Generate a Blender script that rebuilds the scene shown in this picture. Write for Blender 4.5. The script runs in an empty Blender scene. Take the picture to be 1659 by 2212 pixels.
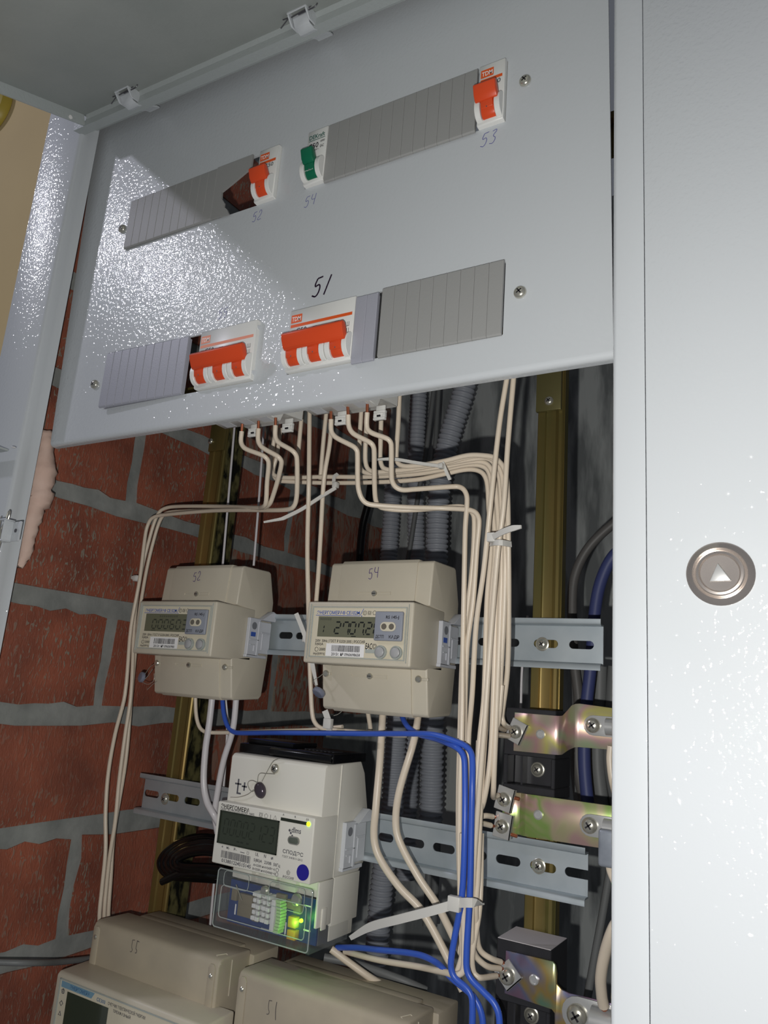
import bpy, bmesh, math, random
from mathutils import Vector, Matrix
random.seed(7)
S = 0.001                      # everything below is measured in millimetres
scn = bpy.context.scene
COL = scn.collection

# ------------------------------------------------------------------ camera
CAM = Vector((309.05, -365.4, -203.35))
YAW, PITCH, ROLL, FPX = math.radians(31.442), math.radians(13.551), math.radians(4.363), 1638.0
_cy, _sy, _cp, _sp, _cr, _sr = math.cos(YAW), math.sin(YAW), math.cos(PITCH), math.sin(PITCH), math.cos(ROLL), math.sin(ROLL)
_fw = Vector((-_sy, _cy, 0)); _rt = Vector((_cy, _sy, 0)); _up = Vector((0, 0, 1))
CF = _cp * _fw + _sp * _up
_u2 = -_sp * _fw + _cp * _up
CR = _cr * _rt + _sr * _u2
CU = -_sr * _rt + _cr * _u2
cam_data = bpy.data.cameras.new('camera'); cam = bpy.data.objects.new('camera', cam_data); COL.objects.link(cam)
cam_data.sensor_fit = 'VERTICAL'; cam_data.sensor_height = 36.0; cam_data.lens = FPX / 2212 * 36.0
cam_data.clip_start = 0.01; cam_data.clip_end = 50
M = Matrix((CR, CU, -CF)).transposed().to_4x4(); M.translation = CAM * S
cam.matrix_world = M
scn.camera = cam

# ------------------------------------------------------------------ light
w = bpy.data.worlds.new('world'); scn.world = w; w.use_nodes = True
w.node_tree.nodes['Background'].inputs[0].default_value = (0.80, 0.86, 1.0, 1)
w.node_tree.nodes['Background'].inputs[1].default_value = 0.10
def light(name, kind, loc, power, color, size):
    d = bpy.data.lights.new(name, kind); d.energy = power; d.color = color
    if kind == 'POINT': d.shadow_soft_size = size
    o = bpy.data.objects.new(name, d); COL.objects.link(o); o.location = Vector(loc) * S
    return o
# the phone's flash, beside and below its lens
light('phone_flash', 'POINT', CAM - CR * 18 - CU * 20 + CF * 2, 6.0, (1.0, 0.985, 0.95), 0.002)
# the corridor lamp, up and to the left behind the photographer
light('corridor_lamp', 'POINT', (-150.2 - 0.685 * 1500, -0.545 * 1500, 120.3 + 0.483 * 1500), 16.0, (0.86, 0.85, 1.0), 0.04)
light('green_led_glow', 'POINT', (-22.4, 100.5, -358.8), 0.006, (0.25, 1.0, 0.05), 0.001)
scn.view_settings.view_transform = 'Standard'; scn.view_settings.look = 'None'
scn.view_settings.gamma = 1.0; scn.view_settings.use_curve_mapping = False
scn.view_settings.exposure = 0.12

# ------------------------------------------------------------------ pixel (1659x2212) on a known plane -> point in mm
def at(px, py, Y=None, X=None, Z=None):
    d = CF + CR * ((px - 829.5) / FPX) - CU * ((py - 1106) / FPX)
    if Y is not None: t = (Y - CAM.y) / d.y
    elif X is not None: t = (X - CAM.x) / d.x
    else: t = (Z - CAM.z) / d.z
    return CAM + d * t

# ------------------------------------------------------------------ materials
def lin(c):
    return tuple((v / 255 / 12.92 if v / 255 <= 0.04045 else ((v / 255 + 0.055) / 1.055) ** 2.4) for v in c) + (1.0,)
MATS = {}
def mat(name, rgb, rough=0.5, metal=0.0, spec=0.5, bump=0, bscale=400, noise=0, nscale=60, rgb2=None, trans=0, ior=1.45, emit=0, alpha=1, coat=0, stretch=None, vor=False, ncon=1.0):
    m = bpy.data.materials.new(name); m.use_nodes = True; nt = m.node_tree; b = nt.nodes['Principled BSDF']
    b.inputs['Base Color'].default_value = lin(rgb); b.inputs['Roughness'].default_value = rough
    b.inputs['Metallic'].default_value = metal; b.inputs['Specular IOR Level'].default_value = spec
    b.inputs['Transmission Weight'].default_value = trans; b.inputs['IOR'].default_value = ior
    b.inputs['Coat Weight'].default_value = coat
    if emit:
        b.inputs['Emission Color'].default_value = lin(rgb); b.inputs['Emission Strength'].default_value = emit
    tc = nt.nodes.new('ShaderNodeTexCoord'); mp = nt.nodes.new('ShaderNodeMapping')
    g = nt.nodes.new('ShaderNodeNewGeometry')
    nt.links.new(g.outputs['Position'], mp.inputs['Vector'])
    if stretch: mp.inputs['Scale'].default_value = stretch
    if noise:
        n = nt.nodes.new('ShaderNodeTexNoise'); n.inputs['Scale'].default_value = nscale; n.inputs['Detail'].default_value = 6
        nt.links.new(mp.outputs[0], n.inputs['Vector'])
        r = nt.nodes.new('ShaderNodeValToRGB'); r.color_ramp.elements[0].position = 0.5 - 0.22 / ncon; r.color_ramp.elements[1].position = 0.5 + 0.22 / ncon
        r.color_ramp.elements[0].color = lin(rgb); r.color_ramp.elements[1].color = lin(rgb2 or rgb)
        nt.links.new(n.outputs['Fac'], r.inputs[0])
        nt.links.new(r.outputs[0], b.inputs['Base Color'])
    if bump:
        if vor:
            n2 = nt.nodes.new('ShaderNodeTexVoronoi'); n2.feature = 'SMOOTH_F1'; n2.inputs['Scale'].default_value = bscale; out = n2.outputs['Distance']
        else:
            n2 = nt.nodes.new('ShaderNodeTexNoise'); n2.inputs['Scale'].default_value = bscale; n2.inputs['Detail'].default_value = 3; out = n2.outputs['Fac']
        nt.links.new(mp.outputs[0], n2.inputs['Vector'])
        bp = nt.nodes.new('ShaderNodeBump'); bp.inputs['Strength'].default_value = bump; bp.inputs['Distance'].default_value = 0.0006
        nt.links.new(out, bp.inputs['Height']); nt.links.new(bp.outputs[0], b.inputs['Normal'])
    MATS[name] = m
    return m
powder = mat('powder_coat', (198, 202, 205), 0.4, spec=0.25, bump=1.0, bscale=360, coat=1)
def peel(m, rough, strength, dist):      # orange-peel lacquer: relief on the clear top coat only
    nt = m.node_tree; b = nt.nodes['Principled BSDF']; bp = [n for n in nt.nodes if n.type == 'BUMP'][0]
    for l in list(b.inputs['Normal'].links): nt.links.remove(l)
    for n in nt.nodes:
        if n.type == 'TEX_NOISE': n.inputs['Detail'].default_value = 1.0
    nt.links.new(bp.outputs[0], b.inputs['Coat Normal']); b.inputs['Coat Roughness'].default_value = rough; b.inputs['Coat Weight'].default_value = 1.0
    bp.inputs['Strength'].default_value = strength; bp.inputs['Distance'].default_value = dist
    return m
peel(powder, 0.06, 1.0, 0.00055)
powder_r = peel(mat('powder_coat_door', (200, 204, 207), 0.4, spec=0.25, bump=1.0, bscale=480, coat=1), 0.07, 1.0, 0.00085)
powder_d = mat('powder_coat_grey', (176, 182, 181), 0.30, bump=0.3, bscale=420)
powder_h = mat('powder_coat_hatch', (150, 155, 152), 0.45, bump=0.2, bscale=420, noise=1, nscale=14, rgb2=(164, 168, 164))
filler_m = mat('filler_plastic', (152, 152, 150), 0.5, bump=0.15, bscale=900)
filler_l = mat('filler_plastic_light', (164, 165, 175), 0.45, bump=0.15, bscale=900)
white_p = mat('white_plastic', (226, 226, 222), 0.35)
white_g = mat('grey_white_plastic', (205, 208, 212), 0.4)
red_p = mat('orange_red_plastic', (216, 76, 36), 0.35)
green_p = mat('green_plastic', (14, 104, 74), 0.35)
orange_i = mat('orange_print', (226, 92, 34), 0.5)
black_i = mat('black_print', (30, 28, 34), 0.6)
grey_i = mat('grey_print', (88, 88, 94), 0.6)
blue_i = mat('blue_print', (48, 84, 170), 0.5)
teal_i = mat('teal_print', (12, 90, 78), 0.5)
white_i = mat('white_print', (240, 238, 236), 0.5)
marker_i = mat('marker_ink', (36, 16, 42), 0.4)
pen_i = mat('pen_ink', (96, 96, 160), 0.5)
pen2_i = mat('violet_ink', (70, 44, 120), 0.5)
pencil_i = mat('pencil_mark', (84, 80, 80), 0.5)
beige_p = mat('beige_plastic', (204, 196, 178), 0.4, bump=0.1, bscale=1500, noise=1, nscale=30, rgb2=(197, 189, 171))
beige_d = mat('dusty_beige_plastic', (184, 173, 151), 0.6, noise=1, nscale=22, rgb2=(168, 158, 140), ncon=1.4)
meter_w = mat('pale_grey_plastic', (222, 219, 208), 0.4)
face_m = mat('meter_face', (214, 205, 182), 0.35)
lcd_m = mat('lcd_green', (112, 112, 92), 0.15, coat=0.5)
lcd_d = mat('lcd_dark', (58, 64, 52), 0.12, coat=0.5)
seg_m = mat('lcd_segment', (38, 40, 36), 0.3)
seg_f = mat('lcd_segment_faint', (92, 93, 78), 0.3)
seg_d = mat('lcd_segment_dark', (46, 51, 42), 0.3)
port_m = mat('port_grey', (146, 150, 160), 0.5)
wire_m = mat('cream_insulation', (220, 206, 186), 0.35)
wire_w = mat('white_insulation', (214, 210, 212), 0.3)
wire_b = mat('blue_insulation', (56, 92, 190), 0.35)
copper = mat('copper', (168, 100, 72), 0.35, metal=0.6)
tie_m = mat('nylon_tie', (206, 204, 198), 0.35)
black_p = mat('black_plastic', (12, 12, 14), 0.22)
blackm = mat('black_moulded', (46, 46, 49), 0.32)
cable_g = mat('grey_cable', (112, 114, 114), 0.5)
conduit_m = mat('conduit_grey', (168, 172, 180), 0.45)
steel = mat('galvanised_steel', (176, 186, 192), 0.42, metal=0.55, noise=1, nscale=40, rgb2=(196, 204, 208), spec=0.6)
screw_m = mat('screw_steel', (206, 203, 190), 0.25, metal=0.75)
clamp_m = mat('clamp_steel', (208, 208, 206), 0.3, metal=0.6)
brass = mat('yellow_passivated_steel', (150, 124, 72), 0.33, metal=0.6, noise=1, nscale=18, rgb2=(108, 106, 64), spec=0.6, stretch=(3, 3, 0.35))
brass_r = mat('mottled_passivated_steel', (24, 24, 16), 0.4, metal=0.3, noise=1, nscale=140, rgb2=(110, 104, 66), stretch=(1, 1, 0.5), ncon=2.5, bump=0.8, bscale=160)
mortar_m = mat('mortar', (128, 131, 128), 0.9, bump=1.0, bscale=120, noise=1, nscale=45, rgb2=(158, 160, 156))
conc_m = mat('rough_grey_concrete', (120, 124, 124), 0.9, bump=1.0, bscale=60, noise=1, nscale=26, rgb2=(180, 184, 182), stretch=(1.6, 1, 0.3), ncon=2.6)
yellow_w = mat('ochre_wall_paint', (214, 190, 140), 0.8, bump=0.4, bscale=60, noise=1, nscale=6, rgb2=(204, 180, 132))
yellow_p = mat('yellow_lamp_plastic', (176, 156, 62), 0.4)
foam_m = mat('pink_foam', (216, 184, 168), 0.8, bump=1.0, bscale=120, noise=1, nscale=40, rgb2=(226, 200, 186))
blue_c = mat('blue_sticker', (38, 32, 140), 0.5)
pcb_m = mat('blue_circuit_board', (28, 48, 104), 0.4, noise=1, nscale=200, rgb2=(38, 62, 124))
amber_p = mat('amber_plastic', (206, 150, 30), 0.4)
tan_p = mat('tan_component', (128, 118, 96), 0.5)
led_m = mat('green_led', (120, 255, 20), 0.3, emit=9.0)
led_s = mat('lime_led', (170, 255, 30), 0.3, emit=3.0)
seal_m = mat('dark_seal', (78, 70, 78), 0.2, metal=0.3)
seal_c = mat('grey_clear_seal', (120, 124, 140), 0.12)
# brick: red body with scratches and mortar smears
def brick_mat(name='red_brick', lo=0.57, hi=0.63, sc=150):
    m = bpy.data.materials.new(name); m.use_nodes = True; nt = m.node_tree; b = nt.nodes['Principled BSDF']
    b.inputs['Roughness'].default_value = 0.7
    g = nt.nodes.new('ShaderNodeNewGeometry'); oi = nt.nodes.new('ShaderNodeObjectInfo')
    n = nt.nodes.new('ShaderNodeTexNoise'); n.inputs['Scale'].default_value = 22; n.inputs['Detail'].default_value = 5
    nt.links.new(g.outputs['Position'], n.inputs['Vector'])
    r = nt.nodes.new('ShaderNodeValToRGB'); e = r.color_ramp.elements
    e[0].position = 0.3; e[0].color = lin((122, 68, 52)); e[1].position = 0.72; e[1].color = lin((166, 94, 70))
    nt.links.new(n.outputs['Fac'], r.inputs[0])
    mp = nt.nodes.new('ShaderNodeMapping'); mp.inputs['Rotation'].default_value = (0.6, 0, 0); mp.inputs['Scale'].default_value = (1, 2.6, 0.8)
    nt.links.new(g.outputs['Position'], mp.inputs[0])
    n2 = nt.nodes.new('ShaderNodeTexNoise'); n2.inputs['Scale'].default_value = sc; n2.inputs['Detail'].default_value = 4; n2.inputs['Distortion'].default_value = 1.2
    nt.links.new(mp.outputs[0], n2.inputs['Vector'])
    r2 = nt.nodes.new('ShaderNodeValToRGB'); r2.color_ramp.elements[0].position = lo; r2.color_ramp.elements[1].position = hi
    nt.links.new(n2.outputs['Fac'], r2.inputs[0])
    n3 = nt.nodes.new('ShaderNodeTexNoise'); n3.inputs['Scale'].default_value = 9
    nt.links.new(g.outputs['Position'], n3.inputs['Vector'])
    mu = nt.nodes.new('ShaderNodeMath'); mu.operation = 'MULTIPLY'
    r3 = nt.nodes.new('ShaderNodeValToRGB'); r3.color_ramp.elements[0].position = 0.36; r3.color_ramp.elements[0].color = (0.25, 0.25, 0.25, 1); r3.color_ramp.elements[1].position = 0.62
    nt.links.new(n3.outputs['Fac'], r3.inputs[0])
    nt.links.new(r2.outputs[0], mu.inputs[0]); nt.links.new(r3.outputs[0], mu.inputs[1])
    mx = nt.nodes.new('ShaderNodeMix'); mx.data_type = 'RGBA'
    nt.links.new(mu.outputs[0], mx.inputs['Factor']); nt.links.new(r.outputs[0], mx.inputs['A']); mx.inputs['B'].default_value = lin((140, 132, 118))
    nt.links.new(mx.outputs['Result'], b.inputs['Base Color'])
    bp = nt.nodes.new('ShaderNodeBump'); bp.inputs['Strength'].default_value = 0.8; bp.inputs['Distance'].default_value = 0.0012
    nt.links.new(n2.outputs['Fac'], bp.inputs['Height']); nt.links.new(bp.outputs[0], b.inputs['Normal'])
    return m
brick_m = brick_mat(); brick_g = brick_mat('mortar_smeared_brick', .44, .56, 60)
# zinc plate with rainbow passivation
def rainbow(name, cols, scale=22, off=0.0):
    m = bpy.data.materials.new(name); m.use_nodes = True; nt = m.node_tree; b = nt.nodes['Principled BSDF']
    b.inputs['Roughness'].default_value = 0.3; b.inputs['Metallic'].default_value = 0.55
    g = nt.nodes.new('ShaderNodeNewGeometry'); mp = nt.nodes.new('ShaderNodeMapping'); mp.inputs['Location'].default_value = (off, off, off)
    n = nt.nodes.new('ShaderNodeTexNoise'); n.inputs['Scale'].default_value = scale; n.inputs['Detail'].default_value = 2; n.inputs['Distortion'].default_value = 0.6
    nt.links.new(g.outputs['Position'], mp.inputs[0]); nt.links.new(mp.outputs[0], n.inputs['Vector'])
    r = nt.nodes.new('ShaderNodeValToRGB'); e = r.color_ramp.elements
    while len(e) < len(cols): e.new(0.5)
    for i, c in enumerate(cols):
        e[i].position = 0.3 + 0.4 * i / (len(cols) - 1); e[i].color = lin(c)
    nt.links.new(n.outputs['Fac'], r.inputs[0]); nt.links.new(r.outputs[0], b.inputs['Base Color'])
    return m
zinc_a = rainbow('iridescent_zinc', [(196, 178, 132), (172, 186, 150), (198, 160, 160), (204, 196, 120), (178, 160, 170)], 24, 0.3)
zinc_b = rainbow('green_iridescent_zinc', [(180, 172, 124), (200, 164, 158), (150, 180, 100), (192, 180, 146), (194, 160, 154)], 40, 1.7)
zinc_c = rainbow('violet_iridescent_zinc', [(122, 134, 154), (150, 108, 128), (120, 124, 154), (164, 140, 84), (110, 150, 128)], 26, 3.1)
# clear polycarbonate
def clear_mat(name, rgb, a):
    m = bpy.data.materials.new(name); m.use_nodes = True; nt = m.node_tree; b = nt.nodes['Principled BSDF']
    b.inputs['Base Color'].default_value = lin(rgb); b.inputs['Roughness'].default_value = 0.06; b.inputs['Alpha'].default_value = a
    b.inputs['Specular IOR Level'].default_value = 0.6
    return m
clear_m = clear_mat('clear_polycarbonate', (150, 156, 158), 0.09)
clear_f = clear_mat('clear_window', (220, 224, 220), 0.06)
clear_e = clear_mat('clear_edge', (196, 204, 200), 0.5)

# ------------------------------------------------------------------ mesh helpers
ROOT = {}
class MB:
    def __init__(s): s.v = []; s.f = []
    def add(s, vs, fs):
        o = len(s.v); s.v += [Vector(p) for p in vs]; s.f += [tuple(i + o for i in f) for f in fs]; return s
    def box(s, x0, x1, y0, y1, z0, z1):
        return s.add([(x0, y0, z0), (x1, y0, z0), (x1, y1, z0), (x0, y1, z0), (x0, y0, z1), (x1, y0, z1), (x1, y1, z1), (x0, y1, z1)],
                     [(0, 3, 2, 1), (4, 5, 6, 7), (0, 1, 5, 4), (1, 2, 6, 5), (2, 3, 7, 6), (3, 0, 4, 7)])
    def prism(s, poly, axis, a, b):          # poly in the two other axes, in XYZ order
        def P(q, t): return {'X': (t, q[0], q[1]), 'Y': (q[0], t, q[1]), 'Z': (q[0], q[1], t)}[axis]
        n = len(poly); vs = [P(q, a) for q in poly] + [P(q, b) for q in poly]
        return s.add(vs, [tuple(range(n))[::-1], tuple(range(n, 2 * n))] + [(i, (i + 1) % n, n + (i + 1) % n, n + i) for i in range(n)])
    def cyl(s, c, d, r, h, n=20, r2=None, cap=True):   # from c along d, height h
        c = Vector(c); d = Vector(d).normalized(); r2 = r if r2 is None else r2
        a = d.orthogonal().normalized(); b = d.cross(a)
        vs = []
        for k, (t, rr) in enumerate(((0, r), (h, r2))):
            for i in range(n):
                an = 2 * math.pi * i / n; vs.append(c + d * t + (a * math.cos(an) + b * math.sin(an)) * rr)
        fs = [(i, (i + 1) % n, n + (i + 1) % n, n + i) for i in range(n)]
        if cap: fs += [tuple(range(n))[::-1], tuple(range(n, 2 * n))]
        return s.add(vs, fs)
    def lathe(s, c, d, prof, n=32):          # prof: (r, t) along d
        c = Vector(c); d = Vector(d).normalized(); a = d.orthogonal().normalized(); b = d.cross(a); vs = []; fs = []
        for r, t in prof:
            for i in range(n):
                an = 2 * math.pi * i / n; vs.append(c + d * t + (a * math.cos(an) + b * math.sin(an)) * max(r, 0.001))
        for k in range(len(prof) - 1):
            for i in range(n):
                fs.append((k * n + i, k * n + (i + 1) % n, (k + 1) * n + (i + 1) % n, (k + 1) * n + i))
        fs.append(tuple(range(n))[::-1]); fs.append(tuple(range((len(prof) - 1) * n, len(prof) * n)))
        return s.add(vs, fs)
    def tube(s, pts, r, n=8, closed=False, rf=None, flat=None):
        pts = [Vector(p) for p in pts]; N = len(pts); vs = []; fs = []; prev = None
        for k, p in enumerate(pts):
            t = ((pts[(k + 1) % N] if closed or k < N - 1 else p) - (pts[k - 1] if closed or k > 0 else p)).normalized()
            if prev is None: a = t.orthogonal().normalized()
            else: a = (prev - t * prev.dot(t)).normalized()
            prev = a; b = t.cross(a); rr = r if rf is None else r * rf(k)
            for i in range(n):
                an = 2 * math.pi * i / n; vs.append(p + (a * math.cos(an) + b * math.sin(an)) * rr)
        m = N if closed else N - 1
        for k in range(m):
            for i in range(n):
                fs.append((k * n + i, k * n + (i + 1) % n, ((k + 1) % N) * n + (i + 1) % n, ((k + 1) % N) * n + i))
        if not closed: fs += [tuple(range(n))[::-1], tuple(range((N - 1) * n, N * n))]
        return s.add(vs, fs)
    def ribbon(s, pts, wd, th, nrm):         # flat strap along pts
        pts = [Vector(p) for p in pts]; nrm = Vector(nrm).normalized(); vs = []; fs = []; N = len(pts)
        for k, p in enumerate(pts):
            t = ((pts[min(k + 1, N - 1)]) - pts[max(k - 1, 0)]).normalized(); sd = t.cross(nrm).normalized()
            nn = sd.cross(t).normalized(); ww = wd[k] if isinstance(wd, (list, tuple)) else wd
            for a, b in ((-1, -1), (1, -1), (1, 1), (-1, 1)): vs.append(p + sd * a * ww / 2 + nn * b * th / 2)
        for k in range(N - 1):
            for i in range(4): fs.append((k * 4 + i, k * 4 + (i + 1) % 4, (k + 1) * 4 + (i + 1) % 4, (k + 1) * 4 + i))
        fs += [(0, 3, 2, 1), tuple(range(4 * N - 4, 4 * N))]
        return s.add(vs, fs)
    def rot(s, i0, c, axis, ang):            # rotate verts from i0 about c
        R = Matrix.Rotation(ang, 4, axis); c = Vector(c)
        for i in range(i0, len(s.v)): s.v[i] = R @ (s.v[i] - c) + c
        return s
    def build(s, name, m, parent=None, bevel=0, seg=2, smooth=35, label=None, kind=None):
        me = bpy.data.meshes.new(name)
        if parent is not None: org = ROOT[parent.name]
        else:
            org = Vector((sum(v.x for v in s.v), sum(v.y for v in s.v), 0)) / len(s.v); org.z = min(v.z for v in s.v)
        me.from_pydata([(v - org) * S for v in s.v], [], s.f)
        bm = bmesh.new(); bm.from_mesh(me); bmesh.ops.recalc_face_normals(bm, faces=bm.faces)
        if bevel:
            es = [e for e in bm.edges if len(e.link_faces) == 2 and e.calc_face_angle(0) > math.radians(28)]
            bmesh.ops.bevel(bm, geom=es, offset=bevel * S, segments=seg, affect='EDGES', profile=0.5, clamp_overlap=True)
        bm.to_mesh(me); bm.free()
        me.materials.append(m)
        for p in me.polygons: p.use_smooth = True
        me.set_sharp_from_angle(angle=math.radians(smooth))
        o = bpy.data.objects.new(name, me); COL.objects.link(o)
        if parent is not None: o.parent = parent
        else: o.location = org * S
        ROOT[o.name] = org
        if label: o['label'] = label
        if kind: o['kind'] = kind
        return o
def thing(name, label, cat, loc, group=None):
    o = bpy.data.objects.new(name, None); COL.objects.link(o); o.empty_display_size = 0.01
    o.location = Vector(loc) * S; ROOT[o.name] = Vector(loc); o['label'] = label; o['category'] = cat
    if group: o['group'] = group
    return o
def tag(o, label, cat, group=None):
    o['label'] = label; o['category'] = cat
    if group: o['group'] = group
    return o
def struct(o): o['kind'] = 'structure'; return o

def smoothline(pts, k=6):                     # centripetal-ish Catmull-Rom through points
    pts = [Vector(p) for p in pts]
    if len(pts) < 3: return pts
    P = [pts[0] * 2 - pts[1]] + pts + [pts[-1] * 2 - pts[-2]]; out = []
    for i in range(1, len(P) - 2):
        p0, p1, p2, p3 = P[i - 1:i + 3]; L = (p2 - p1).length
        m1 = (p2 - p0) / max((p2 - p0).length, 1e-6) * min(L, (p1 - p0).length * 2.0); m2 = (p3 - p1) / max((p3 - p1).length, 1e-6) * min(L, (p3 - p2).length * 2.0)
        for j in range(k):
            t = j / k; t2 = t * t; t3 = t2 * t
            out.append((2 * t3 - 3 * t2 + 1) * p1 + (t3 - 2 * t2 + t) * m1 + (-2 * t3 + 3 * t2) * p2 + (t3 - t2) * m2)
    out.append(pts[-1]); return out

def text_mesh(body, size, x, z, y, mb, width=None, nrm_tilt=0, slant=0):
    """flat lettering standing on the plane Y=y, left end at x, baseline z; size = cap height in mm"""
    c = bpy.data.curves.new('t', 'FONT'); c.body = body; c.size = 1.0; c.resolution_u = 2; c.fill_mode = 'FRONT'; c.offset = 0.016
    o = bpy.data.objects.new('t', c); me = o.to_mesh()
    vs = [v.co.copy() for v in me.vertices]; fs = [tuple(p.vertices) for p in me.polygons]
    o.to_mesh_clear(); bpy.data.objects.remove(o); bpy.data.curves.remove(c)
    if not vs: return
    xs = [v.x for v in vs]; w0 = max(xs) - min(xs); sc = size / 0.72; sx = (width / w0) if width else sc; x0 = min(xs)
    mb.add([((v.x - x0) * sx + x + slant * v.y * sc, y, v.y * sc + z) for v in vs], fs)
def texts(rows, y, name, m, parent, label=None):
    mb = MB()
    for r in rows: text_mesh(r[0], r[1], r[2], r[3], y, mb, r[4] if len(r) > 4 else None)
    o = mb.build(name, m, parent, label=label); o['kind'] = 'stuff' if len(rows) > 0 else ''
    return o
def strokes(lines, wd, y, mb, n=3):           # handwriting: polylines in (x,z) on the plane Y=y
    for ln in lines:
        p = smoothline([(a, y, b) for a, b in ln], 5); mb.ribbon(p, wd, 0.06, (0, -1, 0))
def hand(txt, x, z, h, wd, y, m, parent, name='handwritten_number', skew=0.0, lift=0.0, label=None):
    G = {'5': [[(.18, .97), (.66, 1.02)], [(.18, .97), (.12, .58), (.48, .62), (.62, .34), (.42, .03), (.03, .1)]],
         '4': [[(.12, 1.0), (.1, .55), (.62, .5)], [(.68, 1.0), (.6, .0)]],
         '1': [[(.45, 1.0), (.2, .0)]],
         '2': [[(.1, .75), (.35, 1.0), (.6, .75), (.35, .35), (.05, .05), (.7, .05)]],
         '3': [[(.1, .95), (.55, .98), (.3, .6), (.6, .4), (.45, .05), (.05, .08)]]}
    mb = MB(); cx = x
    for i, ch in enumerate(txt):
        strokes([[(cx + a * h * .62 + b * h * skew, z + b * h + i * lift) for a, b in l] for l in G[ch]], wd, y, mb); cx += h * .62
    return mb.build(name, m, parent, label=label or 'handwritten number ' + txt, kind='stuff')
def rectp(mb, x0, x1, z0, z1, y): mb.add([(x0, y, z0), (x1, y, z0), (x1, y, z1), (x0, y, z1)], [(0, 1, 2, 3)])
def screw(name, c, r, m, parent, d=(0, -1, 0), washer=0, slot=True, label=None):
    c = Vector(c); d = Vector(d).normalized(); mb = MB()
    if washer: mb.lathe(c, d, [(washer, 0), (washer, .5), (washer * .85, .9), (r, .9)], 24)
    mb.lathe(c, d, [(r, .3), (r, r * .28), (r * .9, r * .5), (r * .62, r * .7), (r * .3, r * .78), (0, r * .8)], 24)
    o = mb.build(name, m, parent, label=label)
    if slot:
        a = Vector((.8, 0, .6)); a = (a - d * a.dot(d)).normalized(); b = d.cross(a); q = c + d * (r * .66); sm = MB()
        for u, v in ((a, b), (b, a)):
            i0 = len(sm.v); L = r * .48; w_ = r * .1; h = r * .15
            sm.add([q + u * i * L + v * j * w_ + d * k * h for k in (0, 1) for i, j in ((-1, -1), (1, -1), (1, 1), (-1, 1))],
                   [(0, 1, 2, 3), (4, 5, 6, 7), (0, 1, 5, 4), (1, 2, 6, 5), (2, 3, 7, 6), (3, 0, 4, 7)])
        sm.build('cross_recess', black_i, o)
    return o

# ================================================================== SETTING
# brick side wall of the shaft (plane X=-280), laid in stretcher bond, each brick a part
wl = MB().box(-340, -283.5, 12, 606, -760, 520).build('wall_left', mortar_m); struct(wl)
bv = []; bg_ = []
for k in range(6):
    rb = random.Random(k); mb = MB(); ny, nz = 7, 4; vs = []; fs = []
    for j in range(nz + 1):
        for i in range(ny + 1):
            e = (i in (0, ny)) or (j in (0, nz))
            vs.append((0 - (1.6 if e else 0) + rb.uniform(-.7, .7), i / ny * 236 + (rb.uniform(-2.4, 2.4) if e else 0), j / nz * 80 + (rb.uniform(-2.2, 2.2) if e else 0)))
    for j in range(nz):
        for i in range(ny): fs.append((j * (ny + 1) + i, j * (ny + 1) + i + 1, (j + 1) * (ny + 1) + i + 1, (j + 1) * (ny + 1) + i))
    W = ny + 1; rim = [i for i in range(W)] + [j * W + ny for j in range(1, nz + 1)] + [nz * W + i for i in range(ny - 1, -1, -1)] + [j * W for j in range(nz - 1, 0, -1)]
    n0 = len(vs)
    for r_ in rim: vs.append((-5.5, vs[r_][1], vs[r_][2]))
    for i in range(len(rim)): a, b = i, (i + 1) % len(rim); fs.append((rim[a], rim[b], n0 + b, n0 + a))
    mb.add(vs, fs)
    me = bpy.data.meshes.new('brick'); me.from_pydata([v * S for v in mb.v], [], mb.f)
    bm = bmesh.new(); bm.from_mesh(me); bmesh.ops.recalc_face_normals(bm, faces=bm.faces); bm.to_mesh(me); bm.free()
    me.materials.append(brick_m); me.set_sharp_from_angle(angle=math.radians(50)); bv.append(me); m2 = me.copy(); m2.materials[0] = brick_g; bg_.append(m2)
hb = None
def brick(y, z, me, sy=1.0):
    o = bpy.data.objects.new('brick', me); COL.objects.link(o); o.parent = wl
    o.location = (Vector((-280 + random.uniform(-.8, .8), y, z)) - ROOT['wall_left']) * S; o.scale = (1, sy, 1)
for c in range(-6, 6):
    z = -49.5 + 98.0 * c + 0.9
    off = -125 if c % 2 == 0 else 5
    z0 = -45.5 + 97 * c
    for k in range(-1, 3 if c % 2 else 3):
        y = (124 - 250 if c % 2 == 0 else 124 - 375) + 250 * k + 7
        y0, y1 = max(y, 12.0), min(y + 236, 600.0)
        if y1 - y0 < 15: continue
        brick(y0, z0 + 8.0, random.choice(bg_ if y0 > 230 else bv), (y1 - y0) / 236)
struct(MB().box(-340, 760, 600, 640, -760, 520).build('wall_back', conc_m))
struct(MB().box(330, 390, 12, 600, -760, 520).build('wall_right', conc_m))
struct(MB().box(-1900, -286, -6, 11.5, -900, 1500).build('wall_front', yellow_w))

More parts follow.
